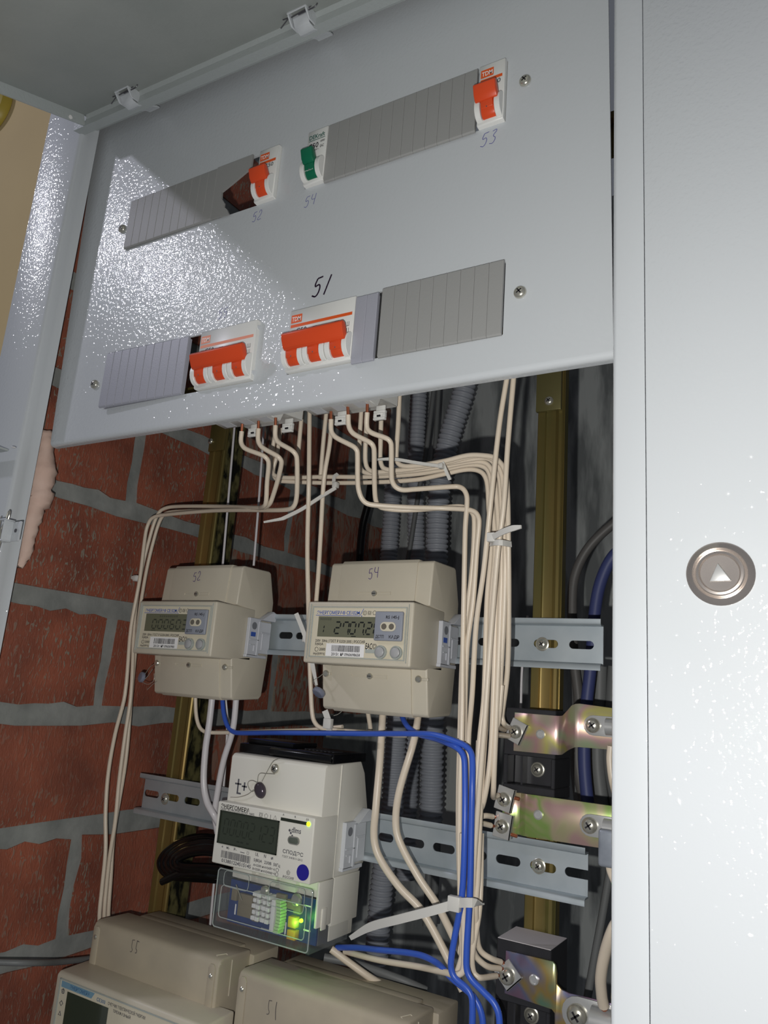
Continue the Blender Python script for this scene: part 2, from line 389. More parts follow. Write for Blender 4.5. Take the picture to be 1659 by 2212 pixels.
# ---- cabinet frame: left post, top rail, right post
fr = thing('cabinet_frame', 'pale grey steel frame of the cabinet with lip around the breaker cover', 'cabinet', (-245, -28, -600))
def zs(x, z0): return z0 - 0.036 * (x + 235)
lp = [(-300, -22), (-249.5, -22), (-247.4, -21), (-246.6, -19), (-247.4, -13), (-247.0, -9), (-245.4, -5.6), (-246.2, -5.2), (-248.2, -8.8), (-248.6, -13), (-248.2, -19), (-250, -20.4), (-299, -20.4), (-299, -7), (-300, -7)]
MB().prism(lp, 'Z', -620, 330).build('left_post', powder, fr, smooth=50)
mb = MB()
tp = [(-28, 250), (-28, 262.5), (-19, 263), (-17, 270), (-9, 274), (-6, 279), (-4.6, 279.2), (-4.6, 281.5), (-28, 281.5)]
n = len(tp)
mb.add([(-243, y, z) for y, z in tp] + [(222, y, z - .036 * 465) for y, z in tp], [tuple(range(n)), tuple(range(n, 2 * n))] + [(i, (i + 1) % n, n + (i + 1) % n, n + i) for i in range(n)])
mb = MB(); tp = [(-28, 261), (-18, 263.5), (-16.5, 270), (-8.5, 275.5), (-7, 276), (-7, 279.5), (-28, 276)]
n = len(tp); mb.add([(-249, y, z) for y, z in tp] + [(240, y, z - .036 * 483) for y, z in tp], [tuple(range(n)), tuple(range(n, 2 * n))] + [(i, (i + 1) % n, n + (i + 1) % n, n + i) for i in range(n)])
mb.build('top_rail', powder_d, fr, smooth=20)
mb = MB(); rp = [(223.4, -26), (224, -27.4), (225.6, -28), (238.4, -28), (238.4, -8), (237, -8), (237, -26.6), (225.6, -26.6), (224.8, -6), (223.4, -6)]
mb.prism(rp, 'Z', -620, 262).build('right_post', powder, fr, smooth=50)
mb = MB(); mb.add([(x, y, z) for y in (-27.9, -26.5) for x, z in ((-250, 268), (238, 268 - .036 * 488), (238, 331), (-250, 331))], [(0, 1, 2, 3), (4, 5, 6, 7), (0, 1, 5, 4), (1, 2, 6, 5), (2, 3, 7, 6), (3, 0, 4, 7)])  # added out of view above the hatch to keep lamp light off the cover
mb.box(-300, 238, -26.5, 12, 329.6, 331).box(-251, -243, -26.4, -6, 286, 329); mb.build('light_baffle', powder_d, fr)
# ledge on the left post
a = at(0, 938, Y=-28); b = at(62, 968, Y=-28)
mb = MB(); mb.box(-300, -250, -39, -28.2, b.z, b.z + 1.5); mb.build('ledge', powder_d, fr)
mb = MB(); mb.cyl((at(33, 957, Y=-33).x, -33.5, b.z + .1), (0, 0, -1), 1.6, .5, 14); mb.build('ledge_hole', white_i, fr)

# ---- right cabinet door with round lock
dr = thing('locked_cabinet_door', 'plain light grey cabinet door with round chrome lock on the right', 'cabinet door', (300, -30, -620))
MB().box(239.2, 560, -30.5, -29, -620, 420).box(239.2, 241, -29, -10, -620, 420).build('door_leaf', powder_r, dr, bevel=.5)
lk = Vector((268.4, -30.5, -144.7)); mb = MB()
mb.lathe(lk, (0, -1, 0), [(13.2, 0), (13.2, .8), (12.6, 1.4), (10.6, 2.6), (10.2, 2.2), (9.9, 2.0), (9.0, 3.0), (8.0, 3.1), (7.4, 2.2), (0, 2.0)], 56)
lo = mb.build('lock', mat('chrome', (214, 204, 196), 0.2, metal=0.85), dr, smooth=30, label='round chrome lock')
mb = MB(); mb.prism([(lk.x - 4, lk.z - 3.6), (lk.x + 4.4, lk.z - 3.2), (lk.x - .6, lk.z + 4.2)], 'Y', -33.6, -32.4); mb.build('key_socket', clamp_m, lo, bevel=.5)

# ---- lifted hatch door hinged on the top rail
hd = thing('lifted_hatch_door', 'dull grey hatch door lifted up above the breaker cover, hanging from two pins', 'cabinet door', (-235, -28, 268))
E0 = at(184, 251, Y=-28); ed = Vector((0, -0.937, -0.349)).normalized(); en = Vector((0, -ed.z, ed.y)); en = Vector((0, 0.349, -0.937))
def hp(x, s, t): return Vector((x, E0.y, E0.z - .036 * (x - E0.x))) + ed * s + en * t
def hbox(mb, x0, x1, s0, s1, t0, t1):
    mb.add([hp(x, s, t) for t in (t0, t1) for x, s in ((x0, s0), (x1, s0), (x1, s1), (x0, s1))], [(0, 3, 2, 1), (4, 5, 6, 7), (0, 1, 5, 4), (1, 2, 6, 5), (2, 3, 7, 6), (3, 0, 4, 7)])
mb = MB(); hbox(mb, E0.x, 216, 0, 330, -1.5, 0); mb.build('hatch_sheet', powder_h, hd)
mb = MB(); hbox(mb, E0.x, E0.x + 1.5, 2.5, 330, 0, 9.5)
mb.build('side_flange', powder_d, hd)
mb = MB(); hbox(mb, E0.x + 3, 216, 0, 1.5, 0, 7.5); mb.build('hinge_flange', powder_d, hd)
mb = MB(); rv = at(152, 253, X=E0.x + 1.6); mb.cyl(rv, (1, 0, 0), 1.7, .6, 14); mb.build('flange_hole', white_i, hd)
# hinge clips with cotter pins on the frame
def clip_top(px, py, s, label):
    x = at(px, py, Y=-32).x; zh = hp(x, 0, 0).z; zl = 276 - .036 * (x + 243); w2 = 7.6 * s
    o = thing('hinge_clip', label, 'hinge', (x, -30, zh - 8), 'folded hinge clips with cotter pins')
    prof = [(-34.5, zh - 1), (-34.8, zh - 6), (-32, zh - 10.5), (-26, zh - 10.5), (-9, zl - 2.2), (-5.5, zl - .8), (-5.2, zl - 2.0), (-9, zl - 3.6), (-26, zh - 11.9), (-32.8, zh - 11.9), (-36, zh - 6.6), (-35.7, zh - 1)]
    MB().prism(prof, 'X', x - w2 + 1.8, x + w2 - .6).build('tongue', powder, o, bevel=.2, seg=1)
    mb = MB(); ear = [(-40, zh - 1.5), (-40, zh - 6.5), (-35, zh - 11.5), (-27, zh - 10), (-27, zh - 1.5)]
    mb.prism(ear, 'X', x - w2, x - w2 + 1.2); mb.prism(ear, 'X', x + w2, x + w2 + 1.2); mb.box(x - w2, x + w2 + 1.2, -41, -40, zh - 6, zh - 1.5); mb.build('bracket', powder, o, bevel=.2, seg=1)
    MB().cyl((x + 1, -18.5, (zh + zl) / 2 - 8.3), (0, -.45, -1), 1.6, .5, 14).build('bracket_hole', grey_i, o)
    mb = MB(); zp = zh - 5
    mb.tube(smoothline([(x - 15 * s, -37, zp - 6), (x - 10 * s, -37, zp - 1), (x - 9, -37, zp - .6), (x, -37, zp), (x + w2 + 2, -37, zp + 1), (x + w2 + 6, -37, zp + 3), (x + w2 + 8.5, -37, zp + 2), (x + w2 + 7, -37, zp - .8), (x + w2 + 2, -37, zp - 1.2), (x, -37, zp - 1.2)], 4), .5, 6)
    mb.tube([(x - 14, -37, zp + 1), (x - 8, -37, zp + .2)], .5, 6); mb.build('cotter_pin', mat('pin_steel', (96, 96, 100), .4, metal=.5) if 'pin_steel' not in MATS else MATS['pin_steel'], o)
clip_top(652, 58, 1.0, 'folded hinge clip with pin on top rail, the nearer upper one')
clip_top(275, 226, .95, 'folded hinge clip with pin on top rail near the frame corner')
c = at(36, 1148, Y=-30); o = thing('hinge_clip', 'folded hinge clip with looped cotter pin low on the left post', 'hinge', (c.x, -30, c.z), 'folded hinge clips with cotter pins')
x, z = c.x, c.z
mb = MB(); mb.box(x - 6, x + 4.5, -30.6, -29.2, z - 7.5, z + 7.5); mb.box(x - 6, x - 4.8, -38, -29.2, z - 7.5, z + 7.5); mb.box(x - 12, x - 4, -38, -37, z + 8, z + 8.8); mb.box(x - 14, x - 4, -38, -30, z + 7.5, z + 8.4); mb.box(x - 14, x - 4, -38, -30, z - 8.4, z - 7.5)
mb.build('bracket', powder, o, bevel=.35)
mb = MB(); mb.cyl((x - .3, -30.7, z + .5), (0, -1, 0), 1.5, .25, 14); mb.build('bracket_hole', grey_i, o)
mb = MB(); mb.tube(smoothline([(x - 11, -35, z - 19), (x - 9.5, -35, z - 7), (x - 12, -35, z + 1), (x - 9, -35, z + 7), (x - 7.5, -35, z + 13), (x - 6, -35, z + 15), (x - 4.8, -35, z + 12.5), (x - 5.8, -35, z + 7.5)], 5), .5, 6)
mb.tube(smoothline([(x - 15, -35, z + 11), (x - 14, -35, z + 2), (x - 11, -35, z - 6), (x - 12, -35, z - 16)], 5), .5, 6); mb.build('cotter_pin', screw_m, o)

# yellow lamp housing, cut off by the frame
c = at(-12, 240, Y=-7); mb = MB(); mb.lathe((c.x, -6.5, c.z), (0, -1, 0), [(30, 0), (30, 4), (27, 9), (18, 12), (0, 13)], 40)
yl = mb.build('wall_fixture', yellow_p); tag(yl, 'round yellow plastic fixture on the ochre wall under the hatch door', 'fixture')
# pink mounting foam between frame and brick
prof = [(100, 930, 8), (97, 965, 15), (92, 1010, 21), (86, 1050, 23), (82, 1080, 21), (72, 1100, 17), (66, 1135, 14), (58, 1170, 12), (50, 1205, 10), (42, 1225, 5)]
pts = [at(px, py, X=-262) for px, py, r_ in prof]
mb = MB(); sl = smoothline(pts, 4); rr = [p[2] * .50 for p in prof]
def rf(k): i = min(k // 4, len(rr) - 1); j = min(i + 1, len(rr) - 1); t = (k % 4) / 4; return (rr[i] * (1 - t) + rr[j] * t) * (1 + .10 * math.sin(k * .9) + .06 * math.sin(k * 2.3))
mb.tube(sl, 1.0, 14, rf=rf)
for i in range(len(mb.v)): mb.v[i] += Vector((random.uniform(-.8, .8), random.uniform(-.8, .8), random.uniform(-.8, .8)))
tag(mb.build('mounting_foam', foam_m, smooth=80), 'crumpled pinkish foam squeezed between left post and brick wall', 'foam')

# ================================================================== BREAKER COVER
cv = thing('breaker_cover', 'large light grey steel cover panel with four breaker cutouts', 'cover', (-20, 0, -27))
ZT0, ZT1, ZB0, ZB1 = 142.6, 187.6, -0.8, 45.4
holes = [(-187.5, -27.0, ZT0, ZT1), (-1.3, 151.3, ZT0, ZT1), (-181.3, -27.5, ZB0, ZB1), (1.2, 155.2, ZB0, ZB1)]
xs = sorted({-300, 300, *[h[0] for h in holes], *[h[1] for h in holes]}); zz = [-21.6, ZB0, ZB1, ZT0, ZT1, 292]
def ex(x, z):
    if x == -300: return -241.3 - z * .055
    if x == 300: return 217.0 - (z + 25) * .016
    return x
mb = MB(); key = {}
cells = set()
for i in range(len(xs) - 1):
    for j in range(len(zz) - 1):
        cx_, cz_ = (xs[i] + xs[i + 1]) / 2, (zz[j] + zz[j + 1]) / 2
        if not any(h[0] < cx_ < h[1] and h[2] < cz_ < h[3] for h in holes): cells.add((i, j))
def vid(i, j, k):
    q = (i, j, k)
    if q not in key: key[q] = len(mb.v); mb.v.append(Vector((ex(xs[i], zz[j]), 1.4 * k, zz[j])))
    return key[q]
for (i, j) in cells:
    mb.f.append((vid(i, j, 0), vid(i + 1, j, 0), vid(i + 1, j + 1, 0), vid(i, j + 1, 0)))
    mb.f.append((vid(i, j, 1), vid(i, j + 1, 1), vid(i + 1, j + 1, 1), vid(i + 1, j, 1)))
    for (di, dj, e) in ((-1, 0, ((i, j), (i, j + 1))), (1, 0, ((i + 1, j), (i + 1, j + 1))), (0, -1, ((i, j), (i + 1, j))), (0, 1, ((i, j + 1), (i + 1, j + 1)))):
        if (i + di, j + dj) not in cells:
            if dj == -1 and j == 0: continue
            (a, b), (c_, d_) = e; mb.f.append((vid(a, b, 0), vid(c_, d_, 0), vid(c_, d_, 1), vid(a, b, 1)))
pan = mb.build('cover_sheet', powder, cv)
# rounded bottom fold
fp = [(0, -21.6)] + [(3.6 - 3.6 * math.cos(t), -21.6 - 3.6 * math.sin(t)) for t in [math.pi / 2 * k / 6 for k in range(1, 7)]] + [(7, -25.3), (7, -24), (3.6, -24), (1.4, -21.6)]
mb = MB(); n = len(fp)
mb.add([(-240.1, y, z) for y, z in fp] + [(217.0, y, z) for y, z in fp], [tuple(range(n)), tuple(range(n, 2 * n))] + [(i, (i + 1) % n, n + (i + 1) % n, n + i) for i in range(n)])
mb.build('bottom_fold', powder, cv, smooth=60)
mb = MB(); mb.add([(-257.2, 1.4, 290), (-257.2, 8, 290), (-256, 8, 290), (-256, 1.4, 290), (-240.1, 1.4, -22), (-240.1, 8, -22), (-238.9, 8, -22), (-238.9, 1.4, -22)], [(0, 1, 2, 3), (4, 5, 6, 7), (0, 1, 5, 4), (1, 2, 6, 5), (2, 3, 7, 6), (3, 0, 4, 7)])
mb.build('side_fold', powder_d, cv)
for (px, py, l) in ((264, 494, 0), (1134, 174, 0), (1123, 631, 0), (204, 830, 0)):
    p = at(px, py, Y=-1); screw('screw', (p.x, -.2, p.z), 3.7, screw_m, cv)
hand('52', *(lambda p: (p.x, p.z))(at(544, 481, Y=0)), 8.0, .35, -.15, pen_i, cv, skew=.12, lift=.6)
hand('54', *(lambda p: (p.x, p.z))(at(656, 450, Y=0)), 8.5, .35, -.15, pen_i, cv, skew=.15, lift=.8)
hand('53', *(lambda p: (p.x, p.z))(at(1036, 320, Y=0)), 9.5, .4, -.15, pen_i, cv, skew=.22, lift=.2)
hand('51', *(lambda p: (p.x, p.z))(at(672, 644, Y=0)), 14.0, 1.15, -.15, marker_i, cv, skew=.2, lift=.2)
hand('55', *(lambda p: (p.x, p.z))(at(470, 690, Y=0)), 8.0, .3, -.15, pen_i, cv, skew=.1)

# ---- blank filler strips (each 9 mm segment its own part)
def filler(name, label, x0, x1, z0, z1, y, m, pitch=8.9, cut=None, yl=0.0):
    o = thing(name, label, 'blanking strip', ((x0 + x1) / 2, y, z0), 'plastic blanking strips in the breaker cover')
    n = max(1, round((x1 - x0) / pitch)); p = (x1 - x0) / n
    for k in range(n):
        a, b = x0 + k * p, x0 + (k + 1) * p
        yy = y - yl * (1 - k / n); za, zb = z0, z1
        if cut: za, zb = cut(a, b)
        if isinstance(za, tuple):
            poly = list(za)
            mb = MB(); mb.prism(poly, 'Y', yy, yy + 1.6)
        else:
            mb = MB(); e = .16
            pr_ = [(yy + .9, za - 0), (yy + .15, za + .8), (yy, za + 2.2), (yy, zb - 2.2), (yy + .15, zb - .8), (yy + .9, zb), (yy + 2, zb), (yy + 2, za)]
            q = len(pr_); mb.add([(a + e * .4, u + .18, v) for u, v in pr_] + [(a + e * 2, u, v) for u, v in pr_] + [(b - e * 2, u, v) for u, v in pr_] + [(b - e * .4, u + .18, v) for u, v in pr_],
                [tuple(range(q)), tuple(range(3 * q, 4 * q))] + [(r_ * q + i, r_ * q + (i + 1) % q, (r_ + 1) * q + (i + 1) % q, (r_ + 1) * q + i) for r_ in range(3) for i in range(q)])
        mb.build('segment', m, o, smooth=25)
    mb = MB()
    if not cut: mb.box(x0 + 1, x1 - 1, y + 1.6, y + 4.4, z0 + 1, z1 - 1); mb.build('backing', m, o)
    else:
        mb.box(x0 + 1, -84, y + 1.6, y + 3.6, z0 + 1, z1 - 1); mb.build('backing', m, o)
TL_ = [at(*p, Y=-2.6) for p in ((478.8, 414), (499, 398), (518, 382), (537, 366), (546, 361))]   # torn edge, upper part
BL_ = [at(*p, Y=-2.6) for p in ((478, 428), (484, 438), (483, 446), (490, 452), (494, 462))]   # ragged remnant below
def zl_(x):
    for p, q in zip(TL_, TL_[1:]):
        if x <= q.x: return p.z + (q.z - p.z) * (x - p.x) / (q.x - p.x)
    return TL_[-1].z
def ctl(a, b):
    if b <= TL_[0].x + .8: return (ZT0 - .3, ZT1 + .6)
    a_ = max(a, TL_[0].x); pts = [(a, zl_(a_)), ((a + b) / 2, zl_((a_ + b) / 2)), (b, zl_(b)), (b, ZT1 + .4), (a, ZT1 + .4)]
    if a < TL_[0].x: pts = [(a, ZT0 - .3)] + [(p.x, p.z) for p in reversed(BL_)] + [(TL_[0].x, TL_[0].z), (b, zl_(b)), (b, ZT1 + .4), (a, ZT1 + .4)]
    elif a < BL_[-1].x: pass
    return (tuple(pts), None)
filler('blanking_strip', 'broken grey blanking strip with a torn corner beside orange breaker 52', -187.2, -53.5, ZT0 - .3, ZT1 + .5, -2.6, filler_m, cut=ctl)
filler('blanking_strip', 'long grey blanking strip between green breaker 54 and orange breaker 53', 17.2, 131.9, ZT0 - 2.0, ZT1 + .4, -3.0, filler_m)
filler('blanking_strip', 'pale grey bulging blanking strip left of the lower left breaker', -180.2, -93.6, ZB0 - .6, ZB1 - .5, -2.6, filler_l, yl=3.0)
filler('blanking_strip', 'narrow two-segment lilac-grey blanking strip right of breaker 51', 54.6, 71.0, ZB0 - 2.2, ZB1 - 1.6, -3.4, filler_l)
filler('blanking_strip', 'wide grey blanking strip at the right end of the lower row', 73.6, 155.0, ZB0 - 1.0, ZB1 + .6, -2.8, filler_m)

for nm_, zc_ in (('lower passivated rail behind the breakers, glimpsed through the left cutout', 22.3), ('upper passivated rail behind the breakers, glimpsed through the broken strip', 165.0)):
    o = thing('breaker_rail', nm_, 'rail', (-15, 66, zc_ - 17.5), 'passivated rails behind the breaker cover')
    MB().box(-236, 205, 70, 71, zc_ - 13, zc_ + 13).build('rail_web', brass, o)
    for s_ in (-1, 1): MB().box(-236, 205, 63.5, 64.5, zc_ + s_ * 15 - 2.5, zc_ + s_ * 15 + 2.5).box(-236, 205, 64.5, 70, zc_ + s_ * 13 - .5, zc_ + s_ * 13 + .5).build('lip', brass, o)

# ---- breakers
def breaker(name, label, x0, n, zc, col, poles=1, y0=-3.6, marks=None, W=None, brand='TDM', faded=False):
    W = W or 17.4 * n; pw = W / n; x1 = x0 + W
    o = thing(name, label, 'circuit breaker', ((x0 + x1) / 2, y0, zc - 40), 'modular circuit breakers')
    body = MB()
    for k in range(1):
        a, b = x0 + .1, x1 - .1
        prof = [(y0, zc - 21.8), (y0, zc + 21.8), (y0 + 1, zc + 22.4), (y0 + 20, zc + 22.4), (y0 + 21, zc + 40), (y0 + 37, zc + 40), (y0 + 40, zc + 33), (y0 + 62, zc + 31), (y0 + 62, zc - 31), (y0 + 40, zc - 33), (y0 + 37, zc - 40), (y0 + 21, zc - 40), (y0 + 20, zc - 22.4), (y0 + 1, zc - 22.4)]
        body.prism(prof, 'X', a, b)
    bo = body.build('body', white_p, o, bevel=.35, seg=1)
    gd = MB(); lev = MB(); term = MB()
    for k in range(n):
        cx_ = x0 + (k + .5) * pw; zl = zc - 12.0
        for sx in (-1, 1):   # rounded guards either side of the lever
            a = cx_ + sx * 4.7; i0 = len(gd.v)
            prof = [(y0 + .3, zl - 8.4)] + [(y0 - 6.2 * math.sin(t), zl - 8.4 * math.cos(t)) for t in [math.pi * q / 12 for q in range(0, 13)]] + [(y0 + .3, zl + 8.4)]
            gd.prism(prof, 'X', min(a, a + sx * 3.6), max(a, a + sx * 3.6))
        prof = [(y0 + 1, zl - 7.4)] + [(y0 - 5.0 * math.sin(t), zl - 7.4 * math.cos(t)) for t in [math.pi * q / 10 for q in range(0, 11)]] + [(y0 + 1, zl + 7.4)]
        lev.prism(prof, 'X', cx_ - 4.4, cx_ + 4.4)
        if n == 1:
            ww = 4.6 if brand != 'TDM' else 7.2
            pr2 = [(y0 - 3.4, zc - 10.0), (y0 - 7.0, zc - 11.4), (y0 - 9.6, zc - 8.5), (y0 - 11.6, zc - 2.6), (y0 - 10.6, zc - 1.0), (y0 - 8.2, zc - .8), (y0 - 6.6, zc - 2.4), (y0 - 3.6, zc - 7)]
            lev.prism(pr2, 'X', cx_ - ww, cx_ + ww)
            lev.prism([(y0 - 2, zc - 16), (y0 - 5.4, zc - 15.5), (y0 - 7.0, zc - 9.4), (y0 - 2, zc - 8)], 'X', cx_ - 4, cx_ + 4)
        term.box(cx_ - 4.6, cx_ + 4.6, y0 + 25, y0 + 35, zc - 40.15, zc - 39.9)
    gd.build('lever_guard', white_p, o, bevel=.3, seg=1, smooth=40, kind='stuff' if n > 1 else None)
    lo = lev.build('lever', red_p if col == 'red' else green_p, o, bevel=.5, smooth=40)
    if n > 1:
        prof = [(y0 - 3.4, zc - 9.6), (y0 - 6.4, zc - 11.0), (y0 - 8.4, zc - 9.6), (y0 - 10.6, zc - 5), (y0 - 11.6, zc - 1.6), (y0 - 10.2, zc + .2), (y0 - 7.6, zc + .2), (y0 - 6.0, zc - 2)]
        MB().prism(prof, 'X', x0 + 3.4, x1 - 1.2).build('lever_bar', red_p, o, bevel=.5, smooth=40)
        for k in range(n):
            cx_ = x0 + (k + .5) * pw; MB().prism([(y0 - 2, zc - 17), (y0 - 5.4, zc - 15.5), (y0 - 6.4, zc - 10.6), (y0 - 2, zc - 9)], 'X', cx_ - 4.2, cx_ + 4.2).build('lever_arm', red_p, o, bevel=.3)
    term.build('terminal_opening', white_g, o, kind='stuff' if n > 1 else None)
    mb = MB()
    for k in range(n):
        cx_ = x0 + (k + .5) * pw; mb.box(cx_ - .35, cx_ + .35, y0 - 5.6, y0 - 4.3, zc - 15.4, zc - 11.8)
    mb.build('lever_mark', grey_i, o, kind='stuff' if n > 1 else None)
    yf = y0 - .1
    if brand == 'TDM':
        mi = mat('faded_orange_print', (232, 146, 116), .5) if faded else orange_i
        mb = MB(); rectp(mb, x0 + 1.4, x0 + 10.2 if n > 1 else x0 + 10.0, zc + 12.2, zc + 18.2, yf); rectp(mb, x0 + 1.4, x1 - 1.6, zc + 8.9, zc + 11.1, yf)
        mb.build('orange_label_print', mi, o, kind='stuff')
        texts([('TDM', 3.3, x0 + 2.1, zc + 13.5, 7.2)], yf - .06, 'brand_lettering', white_i, o)
        if n > 1:
            texts([('C50', 3.8, x0 + 6.4, zc + 4.2, 8.6)], yf, 'rating_lettering', grey_i, o)
            mb = MB()
            for k in range(n): c_ = x0 + (k + .27) * pw; rectp(mb, c_ - 2.2, c_ + 1.4, zc + 4.6, zc + 6.8, yf)
            mb.build('indicator_window', mat('maroon_print', (86, 28, 44), .5), o, kind='stuff')
            mb = MB()
            for q in range(3):
                for z_ in (zc + 1.5, zc - 3.0): mb.box(x1 - 6.2 + q * 1.3, x1 - 5.9 + q * 1.3, yf - .03, yf + .02, z_, z_ + 3)
            mb.box(x1 - 6.2, x1 - 3.3, yf - .03, yf + .02, zc + 1.4, zc + 1.7)
            mb.build('wiring_symbol', grey_i, o, kind='stuff')
            mb = MB()
            for z_ in (zc + 17, zc - 17): mb.cyl((x1 - .2, y0 + 2.6, z_), (1, 0, 0), 1.6, .5, 16)
            mb.build('side_rivet', white_g, o, kind='stuff')
        else:
            texts([('C50', 3.4, x0 + 6.6, zc + 5.0, 8.4)], yf, 'rating_lettering', grey_i, o)
    else:
        texts([('DEKraft', 3.6, x0 + 1.6, zc + 14.6, 13.6)], yf, 'brand_lettering', teal_i, o)
        mb = MB(); rectp(mb, x0 + 1.4, x0 + 15.6, zc + 13.2, zc + 13.7, yf); mb.build('underline', teal_i, o, kind='stuff')
        texts([('C50', 4.4, x0 + 1.4, zc + 6.6, 9.0), ('230/400V~', 1.5, x0 + 1.2, zc + 4.2, 10), ('6000', 1.7, x0 + 12.0, zc + 10.0, 3.6), ('EAC', 2.2, x0 + 12.0, zc + 5.6, 3.2)], yf, 'rating_lettering', black_i, o)
        texts([('I-ВКЛ', 1.9, x0 + 5.2, zc - 16.2, 6.8)], y0 - 5.3, 'lever_lettering', white_i, o)
    return o
breaker('circuit_breaker', 'three-pole breaker with orange-red levers under the black number 51', 2.0, 3, 22.3, 'red', W=52.4)
breaker('circuit_breaker', 'three-pole breaker with orange-red levers and faded label, lower left cutout', -80.4, 3, 22.3, 'red', W=53.0, faded=True)
breaker('circuit_breaker', 'single-pole orange breaker at the upper right end, above number 53', 133.4, 1, 165.0, 'red', W=17.6)
breaker('circuit_breaker', 'single-pole orange breaker beside the broken strip, above number 52', -45.6, 1, 165.0, 'red', W=18.4)
breaker('circuit_breaker', 'single-pole breaker with a dark green lever, above number 54', -.4, 1, 165.0, 'green', W=17.4, brand='DEK')
# din clips hanging below the lower breakers
for i, (px, py, l) in enumerate(((547, 934, 'white rail latch left under the lower left breaker'), (621, 924, 'white rail latch right under the lower left breaker'), (736, 908, 'white rail latch left under breaker 51'), (820, 897, 'white rail latch right under breaker 51'))):
    p = at(px, py, Y=46); o = thing('rail_latch', l, 'latch', (p.x, 46, p.z - 4), 'white rail latches under the breakers')
    mb = MB()
    a, b, c_, d_ = p.x - 4.6, p.x + 4.6, p.z - 3.4, p.z + 3.4
    mb.box(a, b, 45, 48, c_, c_ + 1.8).box(a, b, 45, 48, d_ - 1.8, d_).box(a, a + 2.6, 45, 48, c_ + 1.8, d_ - 1.8).box(b - 1.8, b, 45, 48, c_ + 1.8, d_ - 1.8).box(a + 1, b - 1, 46.5, 48, c_, d_ + 4)
    mb.build('latch_tab', white_p, o, bevel=.4)
    MB().box(a + 2.8, a + 5.4, 45.2, 46, p.z - 1.0, p.z + .1).build('latch_slot', black_i, o)

# ================================================================== RAILS AND UPRIGHTS
def upright(name, label, x0, x1, y0, y1, z0, z1, rough):
    o = thing(name, label, 'upright', ((x0 + x1) / 2, y0, z0), 'yellow passivated steel uprights')
    w_ = x1 - x0; a = x0
    prof = [(a, y0 + 3), (a, y0 + .6), (a + .5, y0), (a + w_ * .30, y0), (a + w_ * .34, y0 + 1.3), (a + w_ * .40, y0 + 1.6), (a + w_ * .70, y0 + 1.6), (a + w_ * .78, y0 + .6), (a + w_ * .84, y0), (a + w_ * .95, y0 + .2), (x1, y0 + 1.4), (x1, y1), (x1 - 1.5, y1), (x1 - 1.5, y0 + 4), (a + 1.5, y0 + 4), (a + 1.5, y1), (a, y1)]
    MB().prism(prof, 'Z', z0, z1).build('profile', brass, o, smooth=25)
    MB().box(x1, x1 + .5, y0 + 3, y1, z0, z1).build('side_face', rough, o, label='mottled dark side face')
    return o
u1 = upright('mounting_upright', 'long yellow-passivated steel upright at the right, behind the busbar blocks', 116.0, 136.2, 169.5, 181, -700, 300, brass)
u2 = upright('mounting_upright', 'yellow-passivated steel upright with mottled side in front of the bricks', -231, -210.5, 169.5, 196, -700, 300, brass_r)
# right bracket
mb = MB(); b0 = at(1165, 888, Y=166); mb.box(115.5, 135.5, 165.5, 169, b0.z - .5, 70).build('angle_bracket', mat('olive_plate', (118, 112, 74), .35, metal=.5), u1, bevel=.5)
p = at(1186, 866, Y=165); screw('screw', (p.x, 165.5, p.z), 3.6, screw_m, u1)
mb = MB(); p = at(455, 975, Y=166); mb.box(-229, -209, 165.5, 169, p.z, 60).build('angle_bracket', brass, u2, bevel=.5); p = at(455, 953, Y=165); screw('screw', (p.x, 165.5, p.z), 3.0, screw_m, u2)

def din_rail(label, x0, x1, zt, slots, openend=False):
    o = thing('mounting_rail', label, 'rail', ((x0 + x1) / 2, 160, zt - 35), 'galvanised slotted mounting rails')
    zb = zt - 35; zc = (zt + zb) / 2; yw = 167.3
    # web with slots
    mb = MB(); sl = sorted(slots); r_ = 2.9; h2 = 13.0
    def seg(a, b):
        if b > a: mb.box(a, b, yw, yw + 1, zc - h2, zc + h2)
    cur = x0
    for a, b in sl:
        seg(cur, a)
        arcL = [(a + r_ - r_ * math.cos(t), r_ * math.sin(t)) for t in [math.pi / 2 * k / 5 for k in range(6)]]
        arcR = [(b - r_ + r_ * math.sin(t), r_ * math.cos(t)) for t in [math.pi / 2 * k / 5 for k in range(6)]] if b < x1 else [(b, r_)]
        for s_ in (1, -1):
            poly = [(a, zc + s_ * h2)] + [(u, zc + s_ * v) for u, v in arcL + arcR] + [(b, zc + s_ * h2)]
            mb.prism(poly, 'Y', yw, yw + 1)
        cur = b
    seg(cur, x1)
    mb.build('slotted_web', steel, o, smooth=25)
    for s_, nm in ((1, 'lip'), (-1, 'lip')):
        zl = zt if s_ > 0 else zb
        prof = [(yw + 1, zl - s_ * 4.0), (yw, zl - s_ * 4.6), (162.0, zl - s_ * 4.6), (160.6, zl - s_ * 4.0), (160, zl - s_ * 3.2), (160, zl), (161.1, zl), (161.1, zl - s_ * 2.9), (161.8, zl - s_ * 3.5), (yw + 1, zl - s_ * 3.5)]
        MB().prism(prof, 'X', x0 + (-2 if x0 < -200 and s_ < 0 else 0), x1).build(nm, steel, o, smooth=40)
    return o
R1 = din_rail('upper slotted galvanised rail carrying meters 52 and 54', -205, 168.5, -141.4, [(u, u + 15) for u in (-197, -172, -147, -115, -96.5, -75, -50, -25, 0, 25, 50, 75, 92.5)] + [(118.5, 136.5), (144.5, 162.0)])
def ux(px, py): return at(px, py, Y=167.3).x
